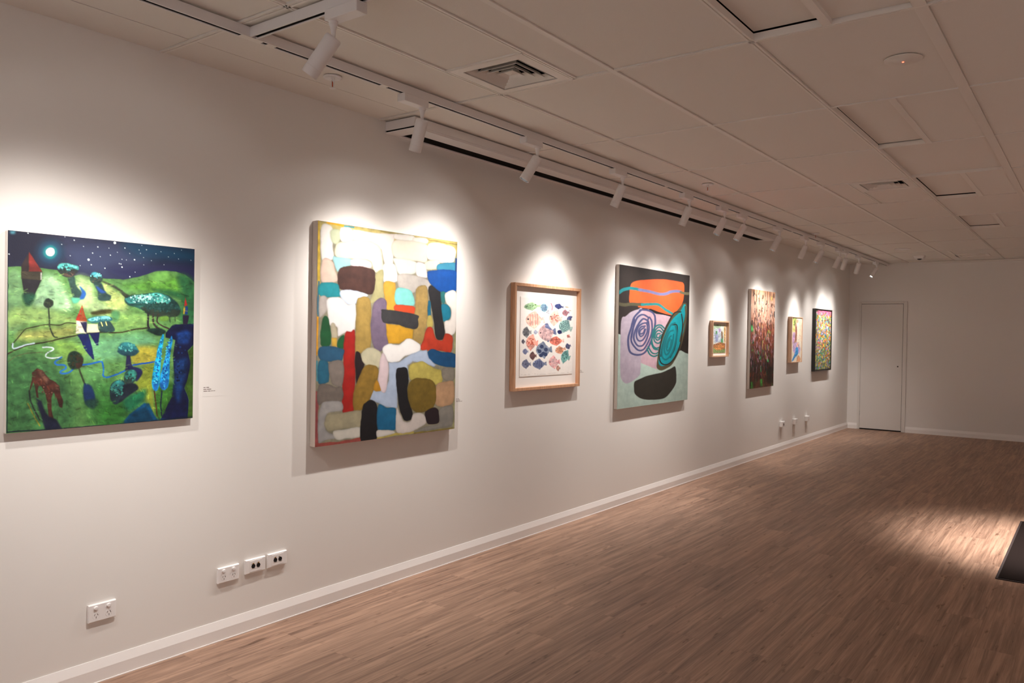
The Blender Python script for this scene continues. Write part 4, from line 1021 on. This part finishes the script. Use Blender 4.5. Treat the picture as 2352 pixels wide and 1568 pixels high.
# 6 forest streaks
def forest():
    a = Art(120, 260, .27, 16, '8a5040'); v = a.V/1000; u = a.U/(1000*a.asp)
    stops = [(0, 'e8b08c'), (.12, 'efc4ac'), (.28, 'dca890'), (.36, 'a8705c'), (.5, '8a5040'), (.66, '5e3a30'), (.8, '3c2a22'), (.9, '4a3024'), (1, '6a4030')]
    vv = np.clip(v+a.n3*.16+a.n1*.08, 0, 1); cs = np.array([a.col(c) for _, c in stops]); ps = [p for p, _ in stops]
    for k in range(3): a.im[..., k] = np.interp(vv, ps, cs[:, k])
    right = np.clip((u-.55)*2.2, 0, 1)*np.clip((v-.3)*3, 0, 1)*np.clip((.8-v)*4, 0, 1)
    a.im = a.im*(1-.5*right[..., None])+a.col('a0503a')*(.5*right[..., None])
    st = fbm(260, 120, 3, a.rs, 4, 14); a.im *= (1+st[..., None]*.9)
    a.wobble = 8; R = random.Random(5)
    pal = [('3a2a26', 70, .25, 1), ('5a4a58', 40, .3, .8), ('2f7a46', 24, .42, .95), ('3fc06a', 9, .4, .98), ('b8c85a', 12, .3, .7), ('c8a0b0', 46, .25, .75), ('e0b8a0', 34, .05, .6), ('7a3a2a', 60, .35, .9), ('8a6a78', 30, .4, .85), ('46586a', 10, .1, .35), ('1c1816', 34, .65, .97), ('f0d8c4', 20, .0, .5), ('6a4a3c', 34, .0, .4), ('3c3430', 16, .0, .35)]
    for c, n, v0, v1 in pal:
        for _ in range(n):
            x = R.uniform(0, 1000)*a.asp; y = R.uniform(v0, v1)*1000; L_ = R.uniform(10, 60)
            q = a.dist(np.array([[x, y], [x+R.uniform(-4, 4), y+L_/2], [x+R.uniform(-6, 6), y+L_]]), False, 14)
            if q: a.lay(np.clip((R.uniform(2, 4.5)-q[0])/3+.5, 0, 1)*R.uniform(.5, 1), q[1], a.col(c), .2)
    for c, (x, y), r, al in (('2fae5a', (60, 395), 22, .9), ('3fd07a', (330, 640), 10, .8), ('46c04a', (480, 950), 26, .8), ('3fb040', (90, 965), 26, .8), ('1c1a16', (820, 880), 60, .7), ('c8c84a', (840, 70), 14, .8), ('4a3a30', (930, 40), 14, .9), ('5a6478', (330, 130), 14, .7), ('2fae5a', (420, 690), 14, .8)):
        q = a.dist(np.array([[x*a.asp, y-r], [x*a.asp+2, y+r]]), False, 40)
        if q: a.lay(np.clip((r*.5-q[0])/16+.5, 0, 1)*al*.8, q[1], a.col(c), .4)
    return a
canvas_picture('tall narrow forest painting of peach sky and streaky dark trunks with green flecks', *P_BOX['p6'], forest(), M['canvas_light'], G6, 1.08)

# 3 framed fish print
r = hung('framed_print', 'oak framed print of many spotted and striped fish on white paper', 'framed print', 0, 0)
y0, y1, z0, z1, t = P_BOX['p3']; yc = (y0+y1)/2; r.location = (0, yc, z0); hh = z1-z0; hw = (y1-y0)/2
bm = bmesh.new(); frame_rect(bm, .002, t, -hw, hw, 0, hh, .021); obj('frame', bm, M['oak'], r, bevel=.0012)
bm = bmesh.new(); bx(bm, .003, .012, -hw+.018, hw-.018, .018, hh-.018); mb = obj('mat_board', bm, M['matboard'], r)
a = Art(190, 230, P_ASP['p3'], 13, 'f6f2ec'); a.run(ART['p3'], 3)
py0, py1, pz0, pz1 = P3_PAPER
bm = bmesh.new(); bx(bm, .0121, .0150, py0-yc-.004, py1-yc+.004, pz0-z0-.004, pz1-z0+.004); obj('paper_sheet', bm, M['matboard'], r)
face_at(r, 'print', a, py0, py1, pz0, pz1, .0156, PAPER, 1.0)

# 5 small framed watercolour
def small_frame(label, key, art, inset, wf, m, depth_face, mm):
    y0, y1, z0, z1, t = P_BOX[key]; yc = (y0+y1)/2; r = hung('framed_painting', label, 'framed painting', yc, z0); hw = (y1-y0)/2; hh = z1-z0
    bm = bmesh.new(); frame_rect(bm, .002, t, -hw, hw, 0, hh, wf); obj('frame', bm, m, r, bevel=.001)
    bm = bmesh.new(); bx(bm, .003, depth_face-.004, -hw+wf*.8, hw-wf*.8, wf*.8, hh-wf*.8); obj('mat_board', bm, mm, r)
    a0, a1, b0, b1 = inset
    bm = bmesh.new(); bx(bm, depth_face-.004, depth_face-.0006, a0-yc, a1-yc, b0-z0, b1-z0); obj('art_panel', bm, M['canvas_light'], r)
    face_at(r, 'painted_face', art, a0, a1, b0, b1, depth_face, None, 1.0)
    return r
a = Art(60, 90, P_ASP['p5'], 15); a.run(ART['p5'], 10)
y0, y1, z0, z1, t = P_BOX['p5']
small_frame('small oak framed painting of pale figures above orange ground', 'p5', a, P5_IN, .016, M['pale_oak'], .014, M['matboard'])
a = Art(60, 120, P_ASP['p7'], 17); a.run(ART['p7'], 10)
y0, y1, z0, z1, t = P_BOX['p7']
small_frame('small pale wood framed painting in cream, lilac and blue with deep side', 'p7', a, (y0+.012, y1-.012, z0+.012, z1-.012), .010, M['pale_oak'], t-.008, M['matboard'])

# 8 colour flecks in black frame
def flecks():
    a = Art(110, 190, .30, 18, '6a6a4a'); v = a.V/1000; a.wobble = 6; R = random.Random(8)
    up = ['e0b838', 'd8602a', '6ab8b0', '8f7ab8', 'c0d0d8', 'e8d84a', '4a8ab0', 'd84a3a', '3a9a6a', 'c890a8', 'e0a03a', '6a6ab0', 'a8b060']
    lo = ['8a8a3a', 'b89a3a', '7a4a2a', '3a8a6a', '6a6ab0', 'c0703a', '4a5a3a', '9aa05a', '3a4a5a', 'c8a84a', '2f6a4a']
    for _ in range(1500):
        x = R.uniform(0, 1000)*a.asp; y = R.uniform(30, 1000); pal = up if R.random() > (y-250)/700 else lo
        q = a.dist(np.array([[x, y], [x+R.uniform(-5, 5), y+R.uniform(4, 26)]]), False, 18)
        if q: a.lay(np.clip((R.uniform(4, 9)-q[0])/3+.5, 0, 1)*R.uniform(.75, 1), q[1], np.clip(a.col(R.choice(pal))*1.12, 0, 1), .15)
    for _ in range(70):
        x = R.uniform(0, 1000)*a.asp; y = R.uniform(0, 75)
        q = a.dist(np.array([[x, y], [x+12, y+2]]), False, 20)
        if q: a.lay(np.clip((9-q[0])/5+.5, 0, 1)*.8, q[1], a.col(R.choice(['e0709a', 'd85a8a', 'f090b0'])), .1)
    return a
y0, y1, z0, z1, t = P_BOX['p8']
small_frame('black framed painting of dense multicoloured flecks under a pink strip, farthest along the wall', 'p8', flecks(), (y0+.022, y1-.022, z0+.022, z1-.022), .014, M['ebony'], t-.010, M['dark'])

# ------------------------------------------------------------------ track lighting
TX = .575
bm = bmesh.new()
def track(bm, axis, c, a, b, w=.034):
    # channel with a slot in its underside
    h0, h1 = H-.040, H-.0004
    for s0, s1, z0, z1 in ((-w/2, -.010, h0, h1), (.010, w/2, h0, h1), (-.010, .010, h0+.02, h1)):
        if axis == 'y': bx(bm, c+s0, c+s1, a, b, z0, z1)
        else: bx(bm, a, b, c+s0, c+s1, z0, z1)
track(bm, 'y', TX, YB+.05, 13.80)
w = obj('lighting_track', bm, M['white']); tag(w, 'long white lighting track on the ceiling running parallel to the picture wall', 'lighting track')
bm = bmesh.new(); bx(bm, TX-.0098, TX+.0098, YB+.06, 13.79, H-.0365, H-.0202); obj('conductor_slot_shade', bm, M['dark'], w)  # widened to fill the slot, its dark colour standing in for shade
CY = 1.925
bm = bmesh.new(); track(bm, 'x', CY, TX+.0175, 2.95)
w2 = obj('lighting_track', bm, M['white']); tag(w2, 'short white lighting track branching off across the ceiling, nearest the camera', 'lighting track')
bm = bmesh.new(); bx(bm, TX+.03, 2.94, CY-.0098, CY+.0098, H-.0365, H-.0202); obj('conductor_slot_shade', bm, M['dark'], w2)  # same shade-coloured filler in the short track's slot
for yj in (2.02, 2.66, 5.72, 8.9):
    bm = bmesh.new(); bx(bm, TX-.0178, TX+.0178, yj-.02, yj+.02, H-.0412, H-.0386); obj('track_connector', bm, M['grid'], w)
bm = bmesh.new(); bx(bm, TX-.0178, TX+.0178, CY-.05, CY+.05, H-.0412, H-.0386); obj('track_connector', bm, M['grid'], w)

def make_spot():
    r = thing('track_spotlight', 'spot', 'spotlight', (0, 0, 0), 'spotlights on the ceiling tracks')
    # local: +Y runs along the track, away from the stem toward the box's other end is -Y; z=0 at track underside
    bm = bmesh.new(); bx(bm, -.026, .026, -.152, .020, -.0410, -.0015); obj('adapter_box', bm, M['white'], r, bevel=.0025)
    bm = bmesh.new(); lathe(bm, [(.017, -.041), (.0165, -.054), (.014, -.056), (.010, -.072), (.0085, -.088), (.0075, -.100)], 20)
    obj('stem', bm, M['white'], r, smooth=True)
    h = bpy.data.objects.new('lamp_head', None)
    bm = bmesh.new()
    prof = [(.0, .006), (.026, .006), (.0305, .002), (.0315, -.004), (.0315, -.1235), (.0308, -.1242), (.0308, -.1252), (.0315, -.126), (.0315, -.158), (.0285, -.158), (.0275, -.140), (.0275, -.136), (.0, -.136)]
    lathe(bm, prof, 36, cap=False); h = obj('lamp_head', bm, M['white'], r, (0, 0, -.103), smooth=True)
    bm = bmesh.new(); lathe(bm, [(.0, -.1375), (.018, -.1378), (.023, -.142)], 24, cap=False); obj('lens', bm, M['lens'], h, smooth=True)
    bm = bmesh.new(); lathe(bm, [(.0274, -.139), (.0274, -.157)], 30, cap=False); obj('inner_baffle', bm, M['black'], h)
    return r
proto = make_spot()
def lamp(i, loc, rz, aim, label, power, sigma):
    r = proto if i == 0 else copy_tree(proto)
    r.location = loc; r.rotation_euler = (0, 0, rz); r['label'] = label
    h = [c for c in r.children if c.name.startswith('lamp_head')][0]
    piv = Vector(loc)+Vector((0, 0, -.103)); d_ = (Vector(aim)-piv).normalized()
    q = d_.to_track_quat('-Z', 'Y'); h.rotation_mode = 'QUATERNION'; h.rotation_quaternion = Matrix.Rotation(-rz, 4, 'Z').to_quaternion() @ q
    spot('lamp_or_fill_light', piv+d_*.162, aim, power, sigma, LAMP_COLOR, .018)
lamp(0, (1.075, CY, H-.040), math.pi/2, (0, 1.42, 0.95), 'white spotlight on the short cross track, nearest and largest', 98.8, 28)
lamp(1, (TX, 2.93, H-.040), 0, (0, 3.05, 1.18), 'white spotlight at the near end of the slot air diffuser, first on the long track', 76, 32)
lamp(2, (TX, 3.95, H-.040), 0, (0, 3.38, 1.18), "white spotlight tilted towards the camera showing its dark lens, above the fish print's left", 77.52, 34)
lamp(3, (TX, 5.02, H-.040), 0, (0, 4.92, 1.25), 'fourth white spotlight from the camera, above the fish print', 76, 29)
lamp(4, (TX, 6.17, H-.040), 0, (0, 6.1, 1.25), 'fifth white spotlight from the camera, above the looping ovals painting', 68.4, 30)
lamp(5, (TX, 6.94, H-.040), 0, (0, 6.55, 1.25), "sixth white spotlight, left of the close pair by the slot diffuser's far end", 68.4, 30)
lamp(6, (TX, 7.44, H-.040), 0, (0, 7, 1.25), "seventh white spotlight, right of the close pair by the slot diffuser's far end", 68.4, 30)
lamp(7, (TX, 8.48, H-.040), 0, (0, 8.1, 1.25), 'eighth white spotlight, alone just past the far end of the slot diffuser', 76, 23)
lamp(8, (TX, 9.42, H-.040), 0, (0, 9.5, 1.28), 'ninth white spotlight from the camera, directly below the far sprinkler', 76, 30)
lamp(9, (TX, 10.09, H-.040), 0, (0, 9.75, 1.25), 'tenth white spotlight from the camera, right of the one below the far sprinkler', 34.2, 28)
lamp(10, (TX, 10.92, H-.040), 0, (0, 10.88, 1.25), 'eleventh white spotlight from the camera, left one of the far touching pair', 68.4, 26)
lamp(11, (TX, 11.23, H-.040), 0, (0, 11.85, 1.2), 'twelfth white spotlight from the camera, right one of the far touching pair', 38, 27)
lamp(12, (TX, 11.95, H-.040), 0, (0, 12.55, 1.05), 'second last white spotlight before the end wall, hanging nearly upright', 76, 34)
lamp(13, (TX, 13.04, H-.040), 0, (0, 12.35, 1.35), 'last white spotlight before the end wall, its bright lens showing', 31.92, 29)

# ------------------------------------------------------------------ linear air diffuser on the ceiling
r = thing('linear_air_diffuser', 'long white slot air diffuser box where ceiling meets the picture wall', 'air vent', (0, 3.23, H))
LY = 6.17; bw = .235
bm = bmesh.new(); bx(bm, .0006, bw, 0, LY, -.052, -.0005); bx(bm, bw-.004, bw, .012, LY-.012, -.0606, -.0521); obj('plenum_box', bm, M['white'], r, bevel=.002)
bm = bmesh.new(); bx(bm, .004, bw-.006, .006, LY-.006, -.0605, -.0521); obj('void', bm, M['dark'], r)
bm = bmesh.new(); bx(bm, .13, bw, 0, LY, -.0665, -.0606); bx(bm, .0006, .13, 0, .10, -.0665, -.0606); bx(bm, .0006, .13, LY-.10, LY, -.0665, -.0606); obj('outer_flange', bm, M['white'], r, bevel=.0015)
bm = bmesh.new(); bx(bm, .0006, .028, .1002, LY-.1002, -.0665, -.0606); obj('wall_flange', bm, M['white'], r)
bm = bmesh.new()
for k in range(4): lathe(bm, [(.0035, 0), (.003, .0012)], 10, Matrix.Translation((bw, .035+.018*(k % 2), -.014-.022*(k//2))) @ Matrix.Rotation(math.pi/2, 4, 'Y'))
obj('screws', bm, M['chrome'], r)

# ------------------------------------------------------------------ ceiling air diffusers (square, louvred)
def diffuser(label, cx, cy, s):
    r = thing('ceiling_air_diffuser', label, 'air vent', (cx, cy, H), 'square louvred diffusers in the ceiling')
    h = s/2
    bm = bmesh.new(); w = s*.12
    for a0, a1, b0, b1 in ((-h, h, -h, -h+w), (-h, h, h-w, h), (-h, -h+w, -h+w, h-w), (h-w, h, -h+w, h-w)): bx(bm, a0, a1, b0, b1, .0012, .012)
    obj('rim', bm, M['grid'], r)
    bm = bmesh.new(); bx(bm, -h+.004, h-.004, -h+.004, h-.004, .196, .20)
    for a0, a1, b0, b1 in ((-h, -h+.004, -h, h), (h-.004, h, -h, h), (-h+.004, h-.004, -h, -h+.004), (-h+.004, h-.004, h-.004, h)): bx(bm, a0, a1, b0, b1, .0121, .20)
    obj('duct_box', bm, M['dark'], r)
    def ring(bm, ro, ri, zo, zi, tck=.0018):
        # four-sided sloping louvre: outer edge low, inner edge high
        A = [(-ro, -ro, zo), (ro, -ro, zo), (ro, ro, zo), (-ro, ro, zo)]; B = [(-ri, -ri, zi), (ri, -ri, zi), (ri, ri, zi), (-ri, ri, zi)]
        vs = [[bm.verts.new((x, y, z+dz)) for x, y, z in P] for P in (A, B) for dz in (0, tck)]
        a0, a1, b0, b1 = vs
        for k in range(4):
            n = (k+1) % 4
            bm.faces.new((a0[k], a0[n], b0[n], b0[k])); bm.faces.new((a1[k], b1[k], b1[n], a1[n]))
            bm.faces.new((a0[k], a1[k], a1[n], a0[n])); bm.faces.new((b0[k], b0[n], b1[n], b1[k]))
    h2 = h-w
    for k in range(4):
        ro = h2*(1-.215*k)-.010; ri = ro-h2*.13
        bm = bmesh.new(); ring(bm, ro, ri, .003, .026); obj('louvre', bm, M['grid'], r)
    c = h2*.17
    bm = bmesh.new(); v = [bm.verts.new(p) for p in ((-c, -c, .014), (c, -c, .014), (c, c, .014), (-c, c, .014), (0, 0, .004))]
    v2 = [bm.verts.new(p) for p in ((-c, -c, .030), (c, -c, .030), (c, c, .030), (-c, c, .030))]
    for k in range(4): bm.faces.new((v[k], v[(k+1) % 4], v[4])); bm.faces.new((v[k], v2[k], v2[(k+1) % 4], v[(k+1) % 4]))
    bm.faces.new(v2); obj('centre_cone', bm, M['grid'], r)
    return r
diffuser('square louvred ceiling diffuser nearest the camera, beside the first spotlights', 1.098, 2.977, .42)
diffuser('square louvred ceiling diffuser in the middle of the ceiling at the right', 1.955, 6.768, .41)
diffuser('farthest square ceiling diffuser, close to the end wall', 1.86, 13.02, .42)

# ------------------------------------------------------------------ sprinklers, detectors
def sprinkler(label, x, y, sc=1.0):
    r = thing('fire_sprinkler', label, 'sprinkler', (x, y, H+.004), 'fire sprinklers in the ceiling')
    bm = bmesh.new(); lathe(bm, [(.040*sc, -.0005), (.040*sc, -.006), (.034*sc, -.010), (.018*sc, -.006), (.0, -.006)], 28); obj('escutcheon', bm, M['white'], r, smooth=True)
    bm = bmesh.new(); lathe(bm, [(.009*sc, -.005), (.008*sc, -.014*sc), (.004*sc, -.017*sc)], 16)
    for s_ in (-1, 1):
        bx(bm, s_*.009*sc-.0014, s_*.009*sc+.0014, -.002, .002, -.046*sc, -.012*sc)
    bx(bm, -.0104*sc, .0104*sc, -.0022, .0022, -.050*sc, -.046*sc); obj('yoke', bm, M['white'], r)
    bm = bmesh.new(); lathe(bm, [(.0016, -.020*sc), (.0026, -.026*sc), (.0026, -.040*sc), (.0016, -.046*sc)], 12); obj('glass_bulb', bm, mat('sprinkler_bulb', 'a8401c', .2), r)
    bm = bmesh.new(); lathe(bm, [(.013*sc, -.050*sc), (.013*sc, -.052*sc)], 16); obj('deflector', bm, M['white'], r)
    return r
sprinkler('white ceiling fire sprinkler beside the first spotlight, nearest the camera', .372, 2.52, 1.1)
sprinkler('fire sprinkler hanging from the ceiling right of the fifth spotlight', .805, 6.0, 1.15)
sprinkler('far fire sprinkler just above the track behind the row of spotlights', .66, 9.5, 1.1)
r = thing('smoke_detector', 'round flush ceiling detector with a tiny red light', 'smoke detector', (2.639, 3.755, H+.0035))
bm = bmesh.new(); lathe(bm, [(.076, 0), (.076, -.003), (.070, -.0055), (.040, -.0065), (.036, -.010), (.0, -.011)], 48); obj('cover', bm, M['tile'], r, smooth=True)
bm = bmesh.new(); lathe(bm, [(.0034, -.0105), (.0034, -.0135), (.0, -.0145)], 14, Matrix.Translation((0, 0, 0))); obj('indicator_light', bm, M['red'], r)
bm = bmesh.new(); bx(bm, -.022, -.018, -.010, .012, -.0102, -.0085); obj('sensor_slot', bm, M['dark'], r)
r = thing('ceiling_cover', 'pale round flush cover on the far part of the ceiling', 'ceiling cover', (1.185, 11.7, H+.004))
bm = bmesh.new(); lathe(bm, [(.10, 0), (.10, -.004), (.09, -.008), (0, -.010)], 36); obj('cover_plate', bm, M['plastic'], r, smooth=True)
r = thing('motion_sensor', 'small white sensor box on the ceiling near the end wall', 'sensor', (1.215, 12.75, H+.004))
bm = bmesh.new(); prism(bm, [(-.075, 0), (.075, 0), (.055, -.045), (-.055, -.045)], 'y', -.055, .055); obj('housing', bm, M['plastic'], r, bevel=.004)
bm = bmesh.new(); lathe(bm, [(.030, -.0452), (.026, -.056), (.012, -.062), (0, -.063)], 20); obj('sensor_dome', bm, M['black'], r, smooth=True)

# ------------------------------------------------------------------ wall outlets
def plate(bm, hw, hh, t, ch=.003):
    # bevelled faceplate against the wall (local x out of wall, y along wall, z up)
    A = [(0.0005, -hw, -hh), (.0005, hw, -hh), (.0005, hw, hh), (.0005, -hw, hh)]
    B = [(t-ch, -hw, -hh), (t-ch, hw, -hh), (t-ch, hw, hh), (t-ch, -hw, hh)]
    C = [(t, -hw+ch, -hh+ch), (t, hw-ch, -hh+ch), (t, hw-ch, hh-ch), (t, -hw+ch, hh-ch)]
    v = [[bm.verts.new(p) for p in P] for P in (A, B, C)]
    for a, b in ((v[0], v[1]), (v[1], v[2])):
        for k in range(4): bm.faces.new((a[k], a[(k+1) % 4], b[(k+1) % 4], b[k]))
    bm.faces.new(v[2]); bm.faces.new(list(reversed(v[0])))

RX = Matrix.Rotation(math.pi/2, 4, 'Y')
def double_gpo(label, y, z, hw=.0575, hh=.0365, t=.0135):
    r = thing('power_outlet', label, 'power outlet', (0, y, z), 'wall outlets low on the picture wall')
    bm = bmesh.new(); plate(bm, hw, hh, t); obj('faceplate', bm, M['plastic'], r)
    for s_ in (-1, 1):
        cy = s_*.0265
        bm = bmesh.new(); lathe(bm, [(.0092, 0), (.0092, .0045), (.0078, .0058), (0, .0062)], 20, Matrix.Translation((t, cy-.002, .021)) @ Matrix.Diagonal((1, .95, .8, 1)) @ RX); obj('rocker_switch', bm, M['plastic'], r, smooth=True)
        bm = bmesh.new(); lathe(bm, [(.0150, 0), (.0150, .0005), (.0143, .0007), (.0137, .0004), (0, .0004)], 28, Matrix.Translation((t, cy, -.011)) @ RX); so = obj('socket_face', bm, M['plastic'], r)
        for dy, dz, an in ((-.0062, .004, -.52), (.0062, .004, .52), (0, -.007, 0)):
            bm = bmesh.new(); mm = Matrix.Translation((t+.0006, cy+dy, -.011+dz)) @ Matrix.Rotation(an, 4, 'X')
            for p in [()]:
                vs = [bm.verts.new(mm @ Vector(q)) for q in ((.0006, -.0011, -.0042), (.0006, .0011, -.0042), (.0006, .0011, .0042), (.0006, -.0011, .0042))]; bm.faces.new(vs)
                vb = [bm.verts.new(mm @ Vector(q)) for q in ((0, -.0011, -.0042), (0, .0011, -.0042), (0, .0011, .0042), (0, -.0011, .0042))]; bm.faces.new(vb)
                for k in range(4): bm.faces.new((vs[k], vs[(k+1) % 4], vb[(k+1) % 4], vb[k]))
            obj('socket_slot', bm, mat('socket_hole', '857a75', .6) if 'socket_hole' not in bpy.data.materials else bpy.data.materials['socket_hole'], so)
    return r

def audio_plate(label, y, z, second_silver=False, hw=.0575, hh=.0345, t=.0135):
    r = thing('audio_wall_plate', label, 'audio socket plate', (0, y, z), 'audio connector plates low on the wall')
    bm = bmesh.new(); plate(bm, hw, hh, t); obj('faceplate', bm, M['plastic'], r)
    bm = bmesh.new(); plate(bm, .036, .0275, .0016, .0008)
    bmesh.ops.translate(bm, verts=bm.verts, vec=(t-.0005, 0, 0)); obj('inner_panel', bm, M['plastic'], r)
    for s_ in (-1, 1):
        cy = s_*.0145; x = t+.0011
        bm = bmesh.new(); lathe(bm, [(.0108, 0), (.0108, .0012), (.0095, .0016), (.0090, .0006), (0, .0006)], 24, Matrix.Translation((x, cy, -.001)) @ RX); so = obj('xlr_socket', bm, M['black'], r, smooth=True)
        silver = second_silver and s_ > 0
        bm = bmesh.new(); bx(bm, x, x+.0024, cy-(.009 if silver else .0045), cy+(-.003 if silver else .0045), .0105, .0150); obj('release_tab', bm, M['chrome' if silver else 'brass'], so, bevel=.0006)
        for sy, sz in ((-.0085, .0105), (.0090, -.0120)):
            bm = bmesh.new(); lathe(bm, [(.0018, 0), (.0015, .0008), (0, .001)], 10, Matrix.Translation((x, cy+sy, sz)) @ RX); obj('screw', bm, M['chrome'], so)
    return r
double_gpo('double power outlet alone near the floor, nearest the camera', 1.630, .2945)
double_gpo('double power outlet, left of the row of three wall plates', 2.229, .311)
audio_plate('white plate with two round black audio sockets, middle of the row of three', 2.379, .318)
audio_plate('plate with two audio sockets, one silver tabbed, right of the row of three', 2.509, .320, True)
def far_box(label, y, z, socket):
    r = thing('surface_socket_box', label, 'power outlet', (0, y, z), 'surface mounted boxes low on the far wall stretch')
    bm = bmesh.new(); bx(bm, .0005, .040, -.055, .055, -.036, .036); obj('housing', bm, M['plastic'], r, bevel=.004)
    if socket:
        bm = bmesh.new(); lathe(bm, [(.018, 0), (.018, .002), (.012, .0025), (0, .001)], 20, Matrix.Translation((.040, 0, -.003)) @ RX); obj('socket_face', bm, mat('grey_socket', '6a5a54', .5), r)
    else:
        for s_ in (-1, 1):
            bm = bmesh.new(); bx(bm, .040, .0435, s_*.025-.008, s_*.025+.008, .015, .024); obj('rocker_switch', bm, M['plastic'], r, bevel=.001)
            bm = bmesh.new(); lathe(bm, [(.014, 0), (.014, .001), (0, .001)], 20, Matrix.Translation((.040, s_*.025, -.010)) @ RX); obj('socket_face', bm, M['film'], r)
    return r
far_box('surface box with a dark round socket, nearest of the three under the far small pictures', 10.435, .347, True)
far_box('white surface power outlet in the middle of the three under the far small pictures', 10.985, .337, False)
far_box('white surface power outlet nearest the end wall, last of the three', 11.545, .334, False)

# ------------------------------------------------------------------ caption labels beside the pictures
def caption(label, y, z, rows):
    r = thing('wall_caption', label, 'caption label', (0, y, z), 'caption labels beside the pictures')
    bm = bmesh.new(); bx(bm, .0002, .0004, -.004, .105, -.036, .018); obj('card', bm, M['wall'], r)
    bm = bmesh.new()
    for k, row in enumerate(rows):
        for a, b in row: bx(bm, .0004, .0006, a, b, .0055-k*.0085, .0085-k*.0085)
    obj('lettering', bm, M['print_ink'], r)
    return r
R3 = [((0, .011), (.015, .029)), ((0, .015), (.018, .040)), ((0, .020), (.023, .036), (.039, .044), (.047, .052), (.055, .060))]
caption('small caption label on the wall right of the night landscape', 2.091, 1.205, R3)
caption('small caption label half hidden behind the right edge of the block painting', 3.895, 1.047, R3)
caption('small caption label half hidden behind the right edge of the fish print', 5.405, 1.190, R3)
caption('small caption label on the wall right of the small oak framed painting', 8.56, 1.30, R3)

# ------------------------------------------------------------------ dark floor mat at the right edge
r = thing('floor_mat', 'dark brown floor mat on the lit boards at the right edge', 'mat', (3.50, 6.75, 0))
bm = bmesh.new(); bx(bm, -.635, .635, -.965, .965, .0005, .010); obj('pile', bm, M['rubber'], r, bevel=.002)
bm = bmesh.new()
for a0, a1, b0, b1 in ((-.65, -.6352, -.98, .98), (.6352, .65, -.98, .98), (-.6352, .6352, -.98, -.9652), (-.6352, .6352, .9652, .98)): bx(bm, a0, a1, b0, b1, .0005, .007)
obj('binding', bm, M['rubber_edge'], r, bevel=.002)
